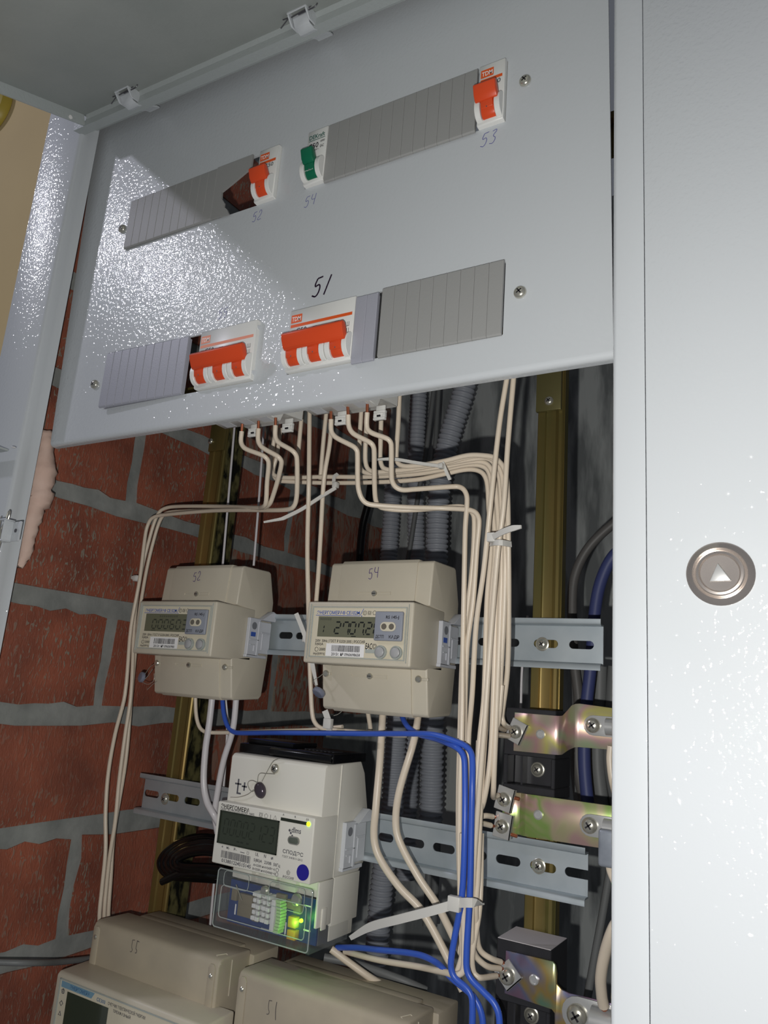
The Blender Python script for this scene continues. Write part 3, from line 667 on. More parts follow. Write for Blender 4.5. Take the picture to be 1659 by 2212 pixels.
sl2 = [(ux(311, 1716), ux(342, 1727)), (ux(350, 1727), ux(384, 1742)), (ux(398, 1725), ux(430, 1745)), (ux(450, 1745), ux(476, 1750)),
       (ux(817, 1810), ux(849, 1820)), (ux(871, 1820), ux(916, 1830)), (ux(935, 1830), ux(982, 1842)), (ux(1010, 1845), ux(1051, 1856)), (ux(1071, 1858), ux(1124, 1868)), (ux(1145, 1870), ux(1201, 1880)), (ux(1220, 1880), 159.5)]
sl2 = sorted((min(a, b), max(a, b)) for a, b in sl2)
ok = []
for a, b in sl2:
    if ok and a < ok[-1][1] + 1: a = ok[-1][1] + 1.5
    if b - a > 6: ok.append((a, b))
R2 = din_rail('lower slotted galvanised rail carrying the black-lidded meter', -254, 159.5, -289.6, ok)
for R_, px, py, r_ in ((R1, 1170, 1391, 5.0), (R2, 1162, 1872, 5.0), (R2, 354, 1726, 5.0)):
    p = at(px, py, Y=165.5); screw('screw', (p.x, 167.2, p.z), r_ * .74, screw_m, R_, washer=r_)

# ================================================================== METERS
SEGS = {'0': 'abcdef', '1': 'bc', '2': 'abged', '3': 'abgcd', '5': 'afgcd', '6': 'afgedc', '7': 'abcf', '8': 'abcdefg', '9': 'abcdfg', '-': 'g', 'E': 'afged', 'l': 'bc'}
def seg7(mb, ch, x, z, w_, h, y, t=1.15, slant=.08):
    def P(u, v): return (x + u * w_ + v * h * slant, y, z + v * h)
    def bar(a, b, hor):
        (u0, v0), (u1, v1) = a, b
        if hor: mb.add([P(u0 + .1, v0), (P(u0 + .1, v0)[0] + .35, y, P(0, v0)[2] + t / 2), (P(u1 - .1, v0)[0] - .35, y, P(0, v0)[2] + t / 2), P(u1 - .1, v0), (P(u1 - .1, v0)[0] - .35, y, P(0, v0)[2] - t / 2), (P(u0 + .1, v0)[0] + .35, y, P(0, v0)[2] - t / 2)], [(0, 1, 2, 3, 4, 5)])
        else:
            a_, b_ = P(u0, v0 + .05), P(u1, v1 - .05); mb.add([a_, (a_[0] + t / 2, y, a_[2] + .5), (b_[0] + t / 2, y, b_[2] - .5), b_, (b_[0] - t / 2, y, b_[2] - .5), (a_[0] - t / 2, y, a_[2] + .5)], [(0, 1, 2, 3, 4, 5)])
    T = {'a': ((0, 1), (1, 1), 1), 'd': ((0, 0), (1, 0), 1), 'g': ((0, .5), (1, .5), 1), 'f': ((0, .5), (0, 1), 0), 'b': ((1, .5), (1, 1), 0), 'e': ((0, 0), (0, .5), 0), 'c': ((1, 0), (1, .5), 0)}
    for s_ in SEGS.get(ch, ''): bar(T[s_][0], T[s_][1], T[s_][2])
def barcode(mb, x0, x1, z0, z1, y, seed):
    r = random.Random(seed); x = x0
    while x < x1 - .6:
        w_ = r.choice([.22, .3, .45, .6]); rectp(mb, x, x + w_, z0, z1, y); x += w_ + r.choice([.22, .3, .45])
def slot_screw(o, xs_, xe, z, xc, y, m):
    mb = MB()
    for a, b in ((xs_, xc - 2.4), (xc + 2.6, xe)):
        mb.box(a, b, y - .55, y, z - 1.3, z - .8).box(a, b, y - .55, y, z + .8, z + 1.3).box(a, a + .5, y - .55, y, z - .8, z + .8).box(b - .5, b, y - .55, y, z - .8, z + .8)
    mb.build('slot_rim', m, o)
    mb = MB(); mb.lathe((xc, y + .4, z), (0, -1, 0), [(2.3, 0), (2.3, .8), (1.9, 1.5), (0, 1.6)], 20); mb.build('screw', screw_m, o)
    MB().box(xc - 1.5, xc + 1.5, y - 1.35, y - 1.1, z - .25, z + .25).build('screw_slot', black_i, o)
def side_clip(o, x, zc, y0=132, m=None, flat=None):
    m = m or white_g
    mb = MB()
    mb.box(x, x + 3.4, y0, y0 + 14, zc - 17.5, zc + 14).box(x, x + 3.4, y0 - .6, y0 + 26, zc - 19.0, zc - 16.5).box(x, x + 2.2, y0 + 14, y0 + 30, zc - 15, zc + 12)
    mb.prism([(y0 + 12, zc + 13), (y0 + 26, zc + 22), (y0 + 31, zc + 20.5), (y0 + 30, zc + 13)], 'X', x, x + 6.5)
    mb.box(x + 3.4, x + 4.2, y0 + 1, y0 + 13, zc - 4.8, zc - 3.6).box(x + 3.4, x + 4.2, y0 + 2, y0 + 8, zc - 9, zc - 8).box(x + 3.4, x + 4.2, y0 + 7, y0 + 8, zc - 14, zc - 8).box(x + 3.4, x + 4.2, y0 + 11, y0 + 14, zc - 17, zc + 12)
    mb.box(x + 2.2, x + 3.4, y0 + 16, y0 + 28, zc + 2, zc + 3.2).box(x + 2.2, x + 3.2, y0 + 18, y0 + 19, zc - 12, zc + 2)
    c_ = mb.build('rail_clip', m, o, bevel=.3, seg=1)
    MB().cyl((x + 3.45, y0 + 6, zc + 7.5), (1, 0, 0), 3.1, .2, 20).build('clip_hole', mat('clip_recess', (120, 122, 128), .6), c_)
    return c_
def meter102(X0, label, num, lcd, digits_clear, sticker):
    X1 = X0 + 90; zc = -161.6
    o = thing('electricity_meter', label, 'electricity meter', (X0 + 45, 115, -216), 'beige single-phase meters on the upper rail')
    prof = [(116.5, -139.0), (118.8, -107.0), (121, -105.2), (154, -104.4), (157, -105.5), (164.5, -131), (164.5, -180), (161.5, -212), (158.5, -214.8), (126, -216.6), (123.4, -215), (118.0, -184), (118, -182), (140, -180), (140, -141)]
    mb = MB(); mb.prism(prof, 'X', X0, X1); mb.build('body', beige_p, o, bevel=1.3, seg=3, smooth=40)
    mb = MB(); mb.box(X0, X1, 92.7, 142, -184.2, -139.4); bl = mb.build('front_block', beige_p, o, bevel=1.6, seg=3, smooth=40)
    # upper and lower terminal covers, set slightly proud
    mb = MB(); mb.prism([(115.2, -139.2), (117.5, -107.2), (120.0, -104.2), (153, -103.8), (154, -105), (121, -106), (119, -139.2)], 'X', X0 + 10.6, X0 + 77.4); tc = mb.build('upper_terminal_cover', beige_p, o, bevel=.5, smooth=40)
    mb = MB(); mb.prism([(116.5, -184.2), (121.8, -214.8), (125.2, -217.4), (157, -215.8), (157, -214), (126, -216), (119.2, -184.2)], 'X', X0 + 9.6, X0 + 77.6); lc = mb.build('lower_terminal_cover', beige_p, o, bevel=.5, smooth=40)
    yu, yl2 = 116.4, 117.6
    slot_screw(o, X0 + 28.8, X0 + 57.6, -130.1, X0 + 43.1, 115.9, beige_p); slot_screw(o, X0 + 27.6, X0 + 58.3, -190.6, X0 + 43.7, 117.4, beige_p)
    for xx in (X0 + 4.2, X0 + 83.4):
        mb = MB(); mb.lathe((xx, 119.2, -190.5), (0, -1, 0), [(2.5, 0), (2.5, 1.4), (1.8, 2.2), (0, 2.4)], 18); mb.build('seal_screw', screw_m, o)
        MB().box(xx + 2.6, xx + 8.0 if xx > X0 + 40 else xx + 4.2, 117.8, 119.2, -191.5, -189.6).build('screw_channel', beige_p, o, bevel=.3)
    # front face plate with window frame
    y = 92.5; fx0, fx1, fz0, fz1 = X0 + 6.3, X0 + 85.0, -179.4, -143.8
    mb = MB(); mb.box(fx0, fx1, y - .3, y + .3, fz0, fz1); mb.build('face_plate', face_m, o)
    mb = MB()
    for a, b, c_, d_ in ((fx0 - .6, fx0 + .3, fz0 - .6, fz1 + .6), (fx1 - .3, fx1 + .6, fz0 - .6, fz1 + .6), (fx0, fx1, fz0 - .6, fz0 + .3), (fx0, fx1, fz1 - .3, fz1 + .6), (X0 + 3.6, X0 + 4.0, fz0 - 2, fz1 + 2.6), (X0 + 86.6, X0 + 87, fz0 - 2, fz1 + 2.6)): mb.box(a, b, y - 1.0, y + .3, c_, d_)
    mb.build('window_rim', clear_e, o, bevel=.2, seg=1)
    y -= .35
    mb = MB(); rectp(mb, X0 + 11.4, X0 + 61.5, -165.2, -150.4, y); mb.build('display', lcd_m, o)
    mb = MB(); faint = MB()
    if digits_clear:
        for i, ch in enumerate('27'): seg7(mb, ch, X0 + 26.2 + i * 7.2, -162.6, 4.6, 8.2, y - .05)
        for i, ch in enumerate('07'): seg7(mb, ch, X0 + 39.4 + i * 7.0, -162.6, 4.4, 8.2, y - .05)
        for i, ch in enumerate('28'): seg7(mb, ch, X0 + 53.0 + i * 6.4, -162.6, 4.2, 8.2, y - .05)
        seg7(mb, '1', X0 + 12.6, -162.4, 4.0, 5.6, y - .05, t=.9); rectp(mb, X0 + 37.9, X0 + 38.9, -163.2, -162.2, y - .05); rectp(mb, X0 + 51.0, X0 + 52.0, -163.2, -162.2, y - .05); rectp(mb, X0 + 41, X0 + 45, -164.6, -164.0, y - .05)
        for i in range(6): rectp(faint, X0 + 13 + i * 1.7, X0 + 14.3 + i * 1.7, -153.2, -151.6, y - .05)
    else:
        for i, ch in enumerate('000603'): seg7(mb, ch, X0 + 20.0 + i * 7.0, -162.8, 4.6, 7.4, y - .05, t=1.1)
        for i in range(9): rectp(faint, X0 + 28 + i * 2.4, X0 + 29.6 + i * 2.4, -153.2, -151.6, y - .05)
        rectp(mb, X0 + 20, X0 + 25, -164.6, -164.1, y - .05)
    mb.build('display_digits', seg_m if digits_clear else mat('lcd_segment_mid', (66, 68, 58), .3), o, kind='stuff'); faint.build('display_symbols', seg_f, o, kind='stuff')
    # grey optical port
    MB().box(X0 + 61.2, X0 + 83.6, y - 2.6, y, -166.9, -146.6).build('optical_port', port_m, o, bevel=1.0, seg=3)
    yp = y - 2.7
    poly = [(X0 + 72.6 + sx * 3.2 + 3.0 * math.cos(t) * 1, -157.2 + 3.2 * math.sin(t)) for sx, r0 in ((1, -90), (-1, 90)) for t in [math.radians(r0 + 180 * k / 8) for k in range(9)]]
    MB().prism(poly, 'Y', yp - .6, yp + .2).build('port_socket', mat('port_cream', (214, 206, 184), .4), o, bevel=.2)
    for sx in (-1, 1): MB().cyl((X0 + 72.6 + sx * 3.0, yp - .66, -157.2), (0, -1, 0), 2.1, .1, 20).build('port_hole', mat('port_dark', (110, 104, 94), .2), o)
    texts([('RS 145-J', 2.1, X0 + 70.4, -151.6, 10.4), ('ДСТП', 2.1, X0 + 63.0, -165.2, 6.6), ('КАДР', 2.1, X0 + 73.8, -165.2, 8.2)], yp - .05, 'port_lettering', black_i, o)
    texts([('ЭНЕРГОМЕРА®', 2.5, X0 + 9.6, -148.9, 25.0), ('CE102M', 2.6, X0 + 35.4, -148.9, 11.4)], y, 'brand_lettering', blue_i, o)
    mb = MB(); mb.box(X0 + 48.2, X0 + 49.0, y - .04, y, -150.2, -149.5); mb.add([(X0 + 47.0, y, -149.6), (X0 + 47.5, y, -149.6), (X0 + 50.2, y, -144.6), (X0 + 49.7, y, -144.6)], [(0, 1, 2, 3)]); rectp(mb, X0 + 8.6, X0 + 47.2, -149.9, -149.5, y); mb.build('blue_line', blue_i, o, kind='stuff')
    mb = MB()
    def ring(cx_, cz_, r_, n, ph=0):
        P_ = [(cx_ + r_ * math.cos(ph + 2 * math.pi * k / n), y, cz_ + r_ * math.sin(ph + 2 * math.pi * k / n)) for k in range(n)]; mb.tube(P_, .17, 4, closed=True)
    ring(X0 + 51.2, -147.6, 1.5, 14); ring(X0 + 55.0, -147.5, 1.7, 4, math.pi / 4); ring(X0 + 55.0, -147.5, .9, 4, math.pi / 4); ring(X0 + 59.2, -147.4, 1.6, 5, math.pi / 2); mb.box(X0 + 51.05, X0 + 51.35, y - .05, y, -148.5, -146.7)
    ring(X0 + 12.0, -174.4, 1.5, 14); ring(X0 + 61.2, -170.8, 1.9, 6); ring(X0 + 61.2, -170.8, 1.1, 6)
    mb.build('symbol_print', black_i, o, kind='stuff')
    texts([('230V  50Hz | ГОСТ Р 52320-2005 | РОССИЯ', 1.9, X0 + 10.3, -169.0, 42.6), ('5(60)A', 1.8, X0 + 10.2, -171.3, 7.4), ('2000', 2.0, X0 + 14.4, -175.2, 5.4), ('imp/(kW·h)', 1.8, X0 + 9.4, -178.2, 10.2), ('EAC', 4.2, X0 + 53.8, -172.8, 5.4)], y, 'rating_lettering', black_i, o)
    mb = MB(); rectp(mb, X0 + 20.4, X0 + 53.0, -178.9, -169.8, y - .08); st = mb.build('barcode_sticker', white_i, o)
    mb = MB(); barcode(mb, X0 + 25.2, X0 + 49.8, -175.4, -171.0, y - .14, int(abs(X0))); mb.build('barcode', black_i, o, kind='stuff')
    texts([(sticker, 2.0, X0 + 25.4, -178.3, 24.4)], y - .14, 'serial_lettering', black_i, o)
    for q, bx in enumerate((X0 + 67.0, X0 + 79.4)):
        mb = MB(); mb.lathe((bx, y, -174.6), (0, -1, 0), [(4.6, 0), (4.6, 2.0), (3.9, 2.3), (3.7, 1.4), (0, 1.4)], 26); mb.build('button_collar', clear_e, o)
        mb = MB(); mb.lathe((bx, y - 1.0, -174.6), (0, -1, 0), [(3.4, 0), (3.4, 1.8), (2.8, 2.2), (0, 2.3)], 26); mb.build('push_button', mat('button_grey', (168, 168, 168), .4) if 'button_grey' not in MATS else MATS['button_grey'], o, smooth=40)
    MB().box(X0 + 54, X0 + 62.6, y - .5, y - .1, -175.6, -172.9).build('window_hinge', clear_e, o, bevel=.3)
    MB().box(fx0 + .2, fx1 - .2, y - 1.15, y - 1.0, fz0 + .2, fz1 - .2) if False else None
    side_clip(o, X1, zc, m=mat('clip_grey', (196, 198, 204), .35))
    texts([('52' if num == '52' else '57', 3.2, 0, 0, 4)], 0, 'x', blue_i, o) if False else None
    MB().box(X1 + 3.4, X1 + 3.6, 134.5, 140.5, zc - 1.5, zc + 2.2).build('blue_clip_print', blue_i, o)
    hand(num, X0 + 36.6, -119.3, 8.0, .42, 115.9, pen2_i, o, lift=1.2)
    return o
m52 = meter102(-212.4, 'beige meter numbered 52 in pen, hanging at the left end of the upper rail', '52', '', False, '2013г. № 09606980')
m54 = meter102(-31.3, 'beige meter numbered 54 in pen, with a 27.07.2 display', '54', '', True, '2015г. № 0960698658')
# seals
c = at(303, 1463, Y=112); s_ = thing('lead_seal', 'small round clear seal on thin wire left of meter 52', 'seal', (c.x, 112, c.z - 4)); mb = MB(); mb.lathe((c.x + 1, 115, c.z), (-.3, -1, .1), [(3.6, 0), (4.6, .8), (4.6, 2.8), (3.6, 3.6)], 22); mb.build('seal_disc', seal_c, s_, bevel=.2)
mb = MB()
for P_ in ([(337, 1433), (325, 1440), (312, 1458)], [(330, 1445), (318, 1462), (308, 1472)], [(308, 1474), (320, 1478), (332, 1470), (333, 1455)], [(318, 1490), (330, 1478), (338, 1472)]): mb.tube(smoothline([at(x, y, Y=113.5) for x, y in P_], 5), .25, 5)
mb.build('seal_wire', screw_m, s_, kind='stuff')
c = at(687, 1491, Y=108); s_ = thing('lead_seal', 'dark grey oval seal hanging left of meter 54', 'seal', (c.x, 108, c.z - 4)); mb = MB(); mb.lathe((c.x, 111, c.z), (-.2, -.75, -.9), [(4.0, 0), (5.0, 1), (5.0, 3.2), (4.0, 4)], 24); mb.build('seal_disc', seal_c, s_, bevel=.2)
mb = MB(); mb.tube(smoothline([at(*p, Y=112) for p in ((704, 1450), (690, 1462), (678, 1470), (680, 1480), (686, 1484))], 5), .25, 5)
mb.tube(smoothline([at(*p, Y=116) for p in ((738, 1537), (730, 1543), (721, 1546))], 5), .25, 5); mb.build('seal_wire', screw_m, s_, kind='stuff')

# ---- pale meter with black lid and clear lower cover
X0, X1 = -97.2, -8.4; o = thing('electricity_meter', 'pale grey meter with a black lid and clear cover showing a blue board', 'electricity meter', ((X0 + X1) / 2, 93, -376))
mb = MB(); mb.box(X0, X1, 93.8, 124, -331.6, -288.9); mb.build('front_block', meter_w, o, bevel=1.2, seg=3, smooth=40)
mb = MB(); mb.prism([(102.4, -289), (102.4, -257), (104.6, -254.6), (150, -253.4), (156, -262), (164, -289), (164, -326), (157, -331.6), (124, -331.6), (104, -300)], 'X', X0 + .6, X1 - .4); mb.build('body', meter_w, o, bevel=1.0, seg=2, smooth=40)
mb = MB(); mb.box(X1 - .5, X1 + .3, 122.6, 123.6, -331, -255); mb.build('side_seam', meter_w, o)
mb = MB(); mb.box(X0 - 1, X1 - 1, 112, 157, -254.2, -247.5); mb.box(X0 + 2, X0 + 46, 118, 150, -247.5, -244); mb.prism([(112, -254), (109.5, -252.5), (109.5, -249), (112, -247.5)], 'X', X0 + 30, X1 - 2); lid = mb.build('black_lid', black_p, o, bevel=.8)
mb = MB()
for k in range(8): mb.box(X1 - 36 + k * 3.6, X1 - 34.4 + k * 3.6, 124, 136, -247.6, -246.8)
mb.build('lid_rib', blackm, lid, kind='stuff')
y = 93.65
mb = MB(); rectp(mb, X0 + 4.6, X0 + 58.4, -316.6, -295.6, y); mb.build('display', lcd_d, o)
mb = MB()
for a, b, c_, d_ in ((X0 + 3.8, X0 + 4.8, -317.2, -295), (X0 + 58.2, X0 + 59, -317.2, -295), (X0 + 3.8, X0 + 59, -317.4, -316.6), (X0 + 3.8, X0 + 59, -295.6, -294.8)): mb.box(a, b, y - .7, y + .3, c_, d_)
mb.build('display_frame', seg_d, o)
mb = MB()
for i, ch in enumerate('00002123'): seg7(mb, ch, X0 + 8.0 + i * 6.1, -310.6, 4.0, 10.5, y - .05, t=.9)
for a in (22, 25.5, 31): rectp(mb, X0 + a, X0 + a + 2.4, -314.6, -313.6, y - .05)
mb.build('display_digits', seg_d, o, kind='stuff')
texts([('ЭНЕРГОМЕРА', 2.8, X0 + 3.4, -293.2, 27.4)], y, 'brand_lettering', black_i, o)
texts([('CE207  R7.749.2.OA1.QUVLF  N602', 1.5, X0 + 3.4, -295.0 + .5, 32.2), ('A', 1.4, X0 + 61.0, -290.9, 1.4), ('R', 1.4, X0 + 71.6, -291.0, 1.3), ('(ı)', 1.4, X0 + 81.6, -291.1, 2.2),
       ('ГОСТ 31818.11-2012', 1.3, X0 + 64.2, -317.6, 17.4), ('013801224515145', 2.4, X0 + 9.8, -329.6, 27.6), ('5(80)A', 2.0, X0 + 39.4, -324.3, 7.6), ('230B', 2.0, X0 + 49.0, -324.4, 6.4), ('50Гц', 2.0, X0 + 57.2, -324.5, 6.0),
       ('A=3200 имп/(кВт·ч)', 1.5, X0 + 39.4, -327.3, 19.6), ('R=3200 имп/(квар·ч)', 1.5, X0 + 39.2, -329.9, 20.4), ('РОССИЯ', 1.5, X0 + 66.4, -330.4, 9.2),
       ('+', 2.0, X0 + 8.4, -320.4, 1.6), ('M(-', 1.6, X0 + 13.2, -320.2, 3.0), ('P-', 1.8, X0 + 20.2, -320.3, 2.6), ('UL', 2.2, X0 + 40.4, -320.6, 3.0), ('N', 2.2, X0 + 48.2, -320.6, 1.8), ('≠', 2.2, X0 + 54.4, -320.8, 2.2)], y, 'rating_lettering', grey_i, o)
texts([('СПОДЭС', 2.4, X0 + 64.2, -314.8, 17.6)], y, 'mark_lettering', grey_i, o)
texts([('dlms', 3.6, X0 + 70.0, -300.6, 8.2)], y, 'logo_lettering', grey_i, o)
mb = MB()
for cx_, cz_, r_ in ((X0 + 68.4, -299.6, .9), (X0 + 69.6, -301.2, .8), (X0 + 71.0, -302.8, .7)): mb.cyl((cx_, y, cz_), (0, -1, 0), r_, .05, 12)
mb.cyl((X0 + 70, y, -301), (0, -1, 0), .01, .01, 6); mb.build('logo_dots', grey_i, o, kind='stuff')
mb = MB()
def ringp(cx_, cz_, r_, n, ph=0): mb.tube([(cx_ + r_ * math.cos(ph + 2 * math.pi * k / n), y, cz_ + r_ * math.sin(ph + 2 * math.pi * k / n)) for k in range(n)], .14, 4, closed=True)
ringp(X0 + 41.6, -293.2, 2.0, 4, math.pi / 4); ringp(X0 + 41.6, -293.2, 1.0, 8); ringp(X0 + 46.4, -293.2, 1.6, 5, math.pi / 2); ringp(X0 + 54.6, -293.6, 1.7, 3, math.pi / 2); ringp(X0 + 70.6, -326.6, 1.6, 5, math.pi / 2); ringp(X0 + 70.6, -326.6, .7, 8); mb.box(X0 + 50.3, X0 + 50.6, y - .05, y, -295, -291.8)
ringp(X0 + 61.0, -326.6, 1.2, 12); ringp(X0 + 61.0, -329.4, 1.2, 12); ringp(X0 + 33.4, -320.0, 1.2, 4, math.pi / 4); mb.box(X0 + 26.4, X0 + 30.4, y - .05, y, -320.6, -320.2)
mb.build('symbol_print', grey_i, o, kind='stuff')
mb = MB(); barcode(mb, X0 + 8.8, X0 + 37.0, -326.6, -321.8, y, 5); mb.build('barcode', grey_i, o, kind='stuff')
MB().box(X0 + 59.8, X0 + 84.0, y - .15, y + .1, -294.3, -292.2).build('indicator_strip', seg_d, o)
mb = MB(); mb.cyl((X0 + 84.0, y - .1, -293.3), (0, -1, 0), 1.5, .4, 18); mb.build('green_led', led_s, o)
poly = [(X0 + 72.8 + sx * 2.6 + 2.6 * math.cos(t), -305.6 + 2.7 * math.sin(t)) for sx, r0 in ((1, -90), (-1, 90)) for t in [math.radians(r0 + 180 * k / 8) for k in range(9)]]
MB().prism(poly, 'Y', y - .5, y + .2).build('button_ring', screw_m, o, bevel=.2)
poly = [(X0 + 72.8 + sx * 2.3 + 1.7 * math.cos(t), -305.6 + 1.9 * math.sin(t)) for sx, r0 in ((1, -90), (-1, 90)) for t in [math.radians(r0 + 180 * k / 8) for k in range(9)]]
MB().prism(poly, 'Y', y - .9, y - .4).build('push_button', mat('button_olive', (92, 98, 88), .3), o, bevel=.2)
mb = MB(); mb.cyl((X0 + 82.9, y, -324.4), (0, -1, 0), 5.1, .25, 36); mb.build('blue_sticker', blue_c, o)
# t+ mark
mb = MB(); yy = 102.3
for a, b, c_, d_ in ((X0 + 9.4, X0 + 10.8, -282.4, -272.6), (X0 + 7.0, X0 + 13.2, -276.8, -275.6), (X0 + 9.4, X0 + 13.6, -283.4, -282.2), (X0 + 13.8, X0 + 18.8, -278.0, -276.8), (X0 + 15.6, X0 + 17.0, -280.4, -274.4)): rectp(mb, a, b, c_, d_, yy)
mb.build('mark_print', grey_i, o, kind='stuff')
screw('screw', (X0 + 43.8, 102.4, -261.6), 3.4, screw_m, o)
side_clip(o, X1 - .4, -309, y0=130, m=white_g)
# lower transparent terminal cover with board behind
za, zb = -375.5, -332.5
body = MB(); body.box(X0 + 1, X1 - .8, 126, 160, za + 12, -331.6); body.box(X1 - 3, X1 - .9, 108, 126, za + 14, -332).box(X1 - 1.2, X1 + .1, 113, 119, za + 12, za + 26); body.box(X0 + 6, X0 + 24, 112, 126, -343, -334).box(X0 + 30, X0 + 46, 113, 126, -343, -335).box(X0 + 50, X0 + 64, 113, 126, -344, -335).box(X0 + 6, X0 + 84, 118, 126, -345, -332)
body.box(X0 + 3, X1 - 3, 128, 158, za + 1.5, za + 14)
body.build('terminal_block', meter_w, o, bevel=.6)
MB().box(X0 + 4.5, X0 + 85, 113.5, 115, za + 1.8, -345).build('circuit_board', pcb_m, o)
mb = MB()
for a, b, c_, d_ in ((16, 29, -367, -352), (30, 36, -368, -349), (66, 72, -356, -350), (60, 66, -354, -348), (9, 14, -358, -350), (50, 58, -352, -346)): mb.box(X0 + a, X0 + b, 110, 113.5, c_, d_)
mb.build('board_component', tan_p, o, bevel=.3, kind='stuff')
mb = MB()
for r_ in range(5):
    for k in range(4): mb.box(X0 + 33 + k * 4.4 + (r_ % 2) * .8, X0 + 36.4 + k * 4.4, 104.5 - (k % 2) * .8, 112, -365.5 + r_ * 3.9, -362.8 + r_ * 3.9)
mb.build('connector_teeth', white_p, o, bevel=.3, seg=1, kind='stuff')
MB().box(X0 + 4, X0 + 85.5, 115.5, 127, za + 1.6, -346).build('board_carrier', mat('carrier_grey', (96, 98, 100), .5), o)
mb = MB()
for a_, b_, c_, d_ in ((20, 26, -365, -364.2), (11, 12, -368, -361), (37, 49, -372.5, -371.6), (58, 59, -372, -364), (73, 79, -350.5, -349.7), (74, 80, -366, -365)): mb.box(X0 + a_, X0 + b_, 113.2, 113.5, c_, d_)
mb.build('board_tracks', white_i, o, kind='stuff')
mb = MB(); mb.box(X0 + 51, X0 + 54.5, 104, 112, -369, -349); mb.build('connector_end', white_p, o, bevel=.4)
mb = MB()
for k in range(10):
    t0 = -369.5 + k * 2.15; x_ = X0 + 57.5 + 1.4 * math.cos((k - 4.5) * .32); mb.box(x_ - 2.4, x_ + 2.0, 103, 110, t0, t0 + 1.9)
mb.build('pale_green_dial', mat('pale_green_plastic', (178, 210, 150), .5), o, bevel=.3, seg=1, kind='stuff')
MB().box(X0 + 64.5, X0 + 71.5, 107, 112, -372, -366).build('amber_connector', amber_p, o, bevel=.4)
MB().box(X0 + 64.5, X0 + 71.0, 107, 112, -364.5, -357.5).build('amber_connector', amber_p, o, bevel=.4)
led_at = Vector((X0 + 74.8, 109, -358.8)); mb = MB(); mb.lathe(led_at, (0, -1, 0), [(1.3, 0), (1.3, 1), (.9, 1.8), (0, 2.1)], 14); mb.build('green_led', led_m, o)
mb = MB(); mb.lathe((X0 + 43.5, 106, -345.0), (0, -1, 0), [(3.4, 0), (3.4, 2), (2.4, 3), (0, 3.2)], 20); mb.build('cover_screw', screw_m, o)
mb = MB(); mb.lathe((X0 + 71, 107, -346.0), (0, -1, .2), [(4.0, 0), (4.0, 2), (2.9, 3.2), (0, 3.4)], 20); mb.build('terminal_screw', screw_m, o)
cvr = MB()
cvr.box(X0 + 1.5, X1 - 1.2, 101.4, 102.6, za, zb - 3); cvr.box(X1 - 2.4, X1 - 1.2, 102.6, 150, za - 1, zb - 28); cvr.box(X0 + 1.5, X0 + 2.7, 102.6, 140, za, zb - 6); cvr.box(X0 + 1.5, X1 - 1.2, 102.6, 150, za - 1, za + .2)
cvr.build('clear_terminal_cover', clear_m, o, bevel=.4, seg=1)
mb = MB()
def frame(a, b, c_, d_, yy, t=.55):
    mb.tube(smoothline([(a + 2, yy, d_), (b - 2, yy, d_), (b, yy, d_ - 2), (b, yy, c_ + 2), (b - 2, yy, c_), (a + 2, yy, c_), (a, yy, c_ + 2), (a, yy, d_ - 2), (a + 2, yy, d_)], 3), t / 2, 5)
frame(X0 + 1.6, X1 - 1.6, za + .4, zb - 3.5, 101.3, .9); frame(X0 + 6.5, X1 - 5.5, za + 7.5, -346.5, 100.9, .7); frame(X0 + 8, X0 + 31, -347, -336.5, 101, .5); frame(X0 + 50, X1 - 8, -352, -337, 101, .5)
mb.build('cover_moulding', clear_e, o, kind='stuff')
mb = MB(); mb.tube([at(510, 1911, Y=100.5), at(522, 1945, Y=100.5)], .3, 5); mb.build('seal_wire_end', screw_m, o)
# brown lead seal on the front
s_ = thing('lead_seal', 'glossy dark seal tied with wire on the pale meter front', 'seal', (X0 + 33, 98, -283))
mb = MB(); mb.lathe((X0 + 33.2, 101.8, -277.8), (0, -1, 0), [(4.6, 0), (5.2, 1.2), (4.6, 3), (2.6, 4), (0, 4.2)], 22)
for v in mb.v: v.z = -277.8 + (v.z + 277.8) * 1.08 - (v.x - X0 - 33.2) * .25
mb.build('seal_body', seal_m, s_, smooth=60)
mb = MB()
for P_ in ([(604, 1638), (590, 1645), (578, 1665), (566, 1688)], [(594, 1672), (575, 1671), (560, 1672), (556, 1690)], [(555, 1690), (545, 1686), (536, 1690), (538, 1703), (546, 1710), (554, 1700)], [(548, 1706), (535, 1716), (515, 1722), (498, 1722)]): mb.tube(smoothline([at(x_, y_, Y=100.6) for x_, y_ in P_], 6), .35, 6)
mb.build('seal_wire', screw_m, s_, kind='stuff')

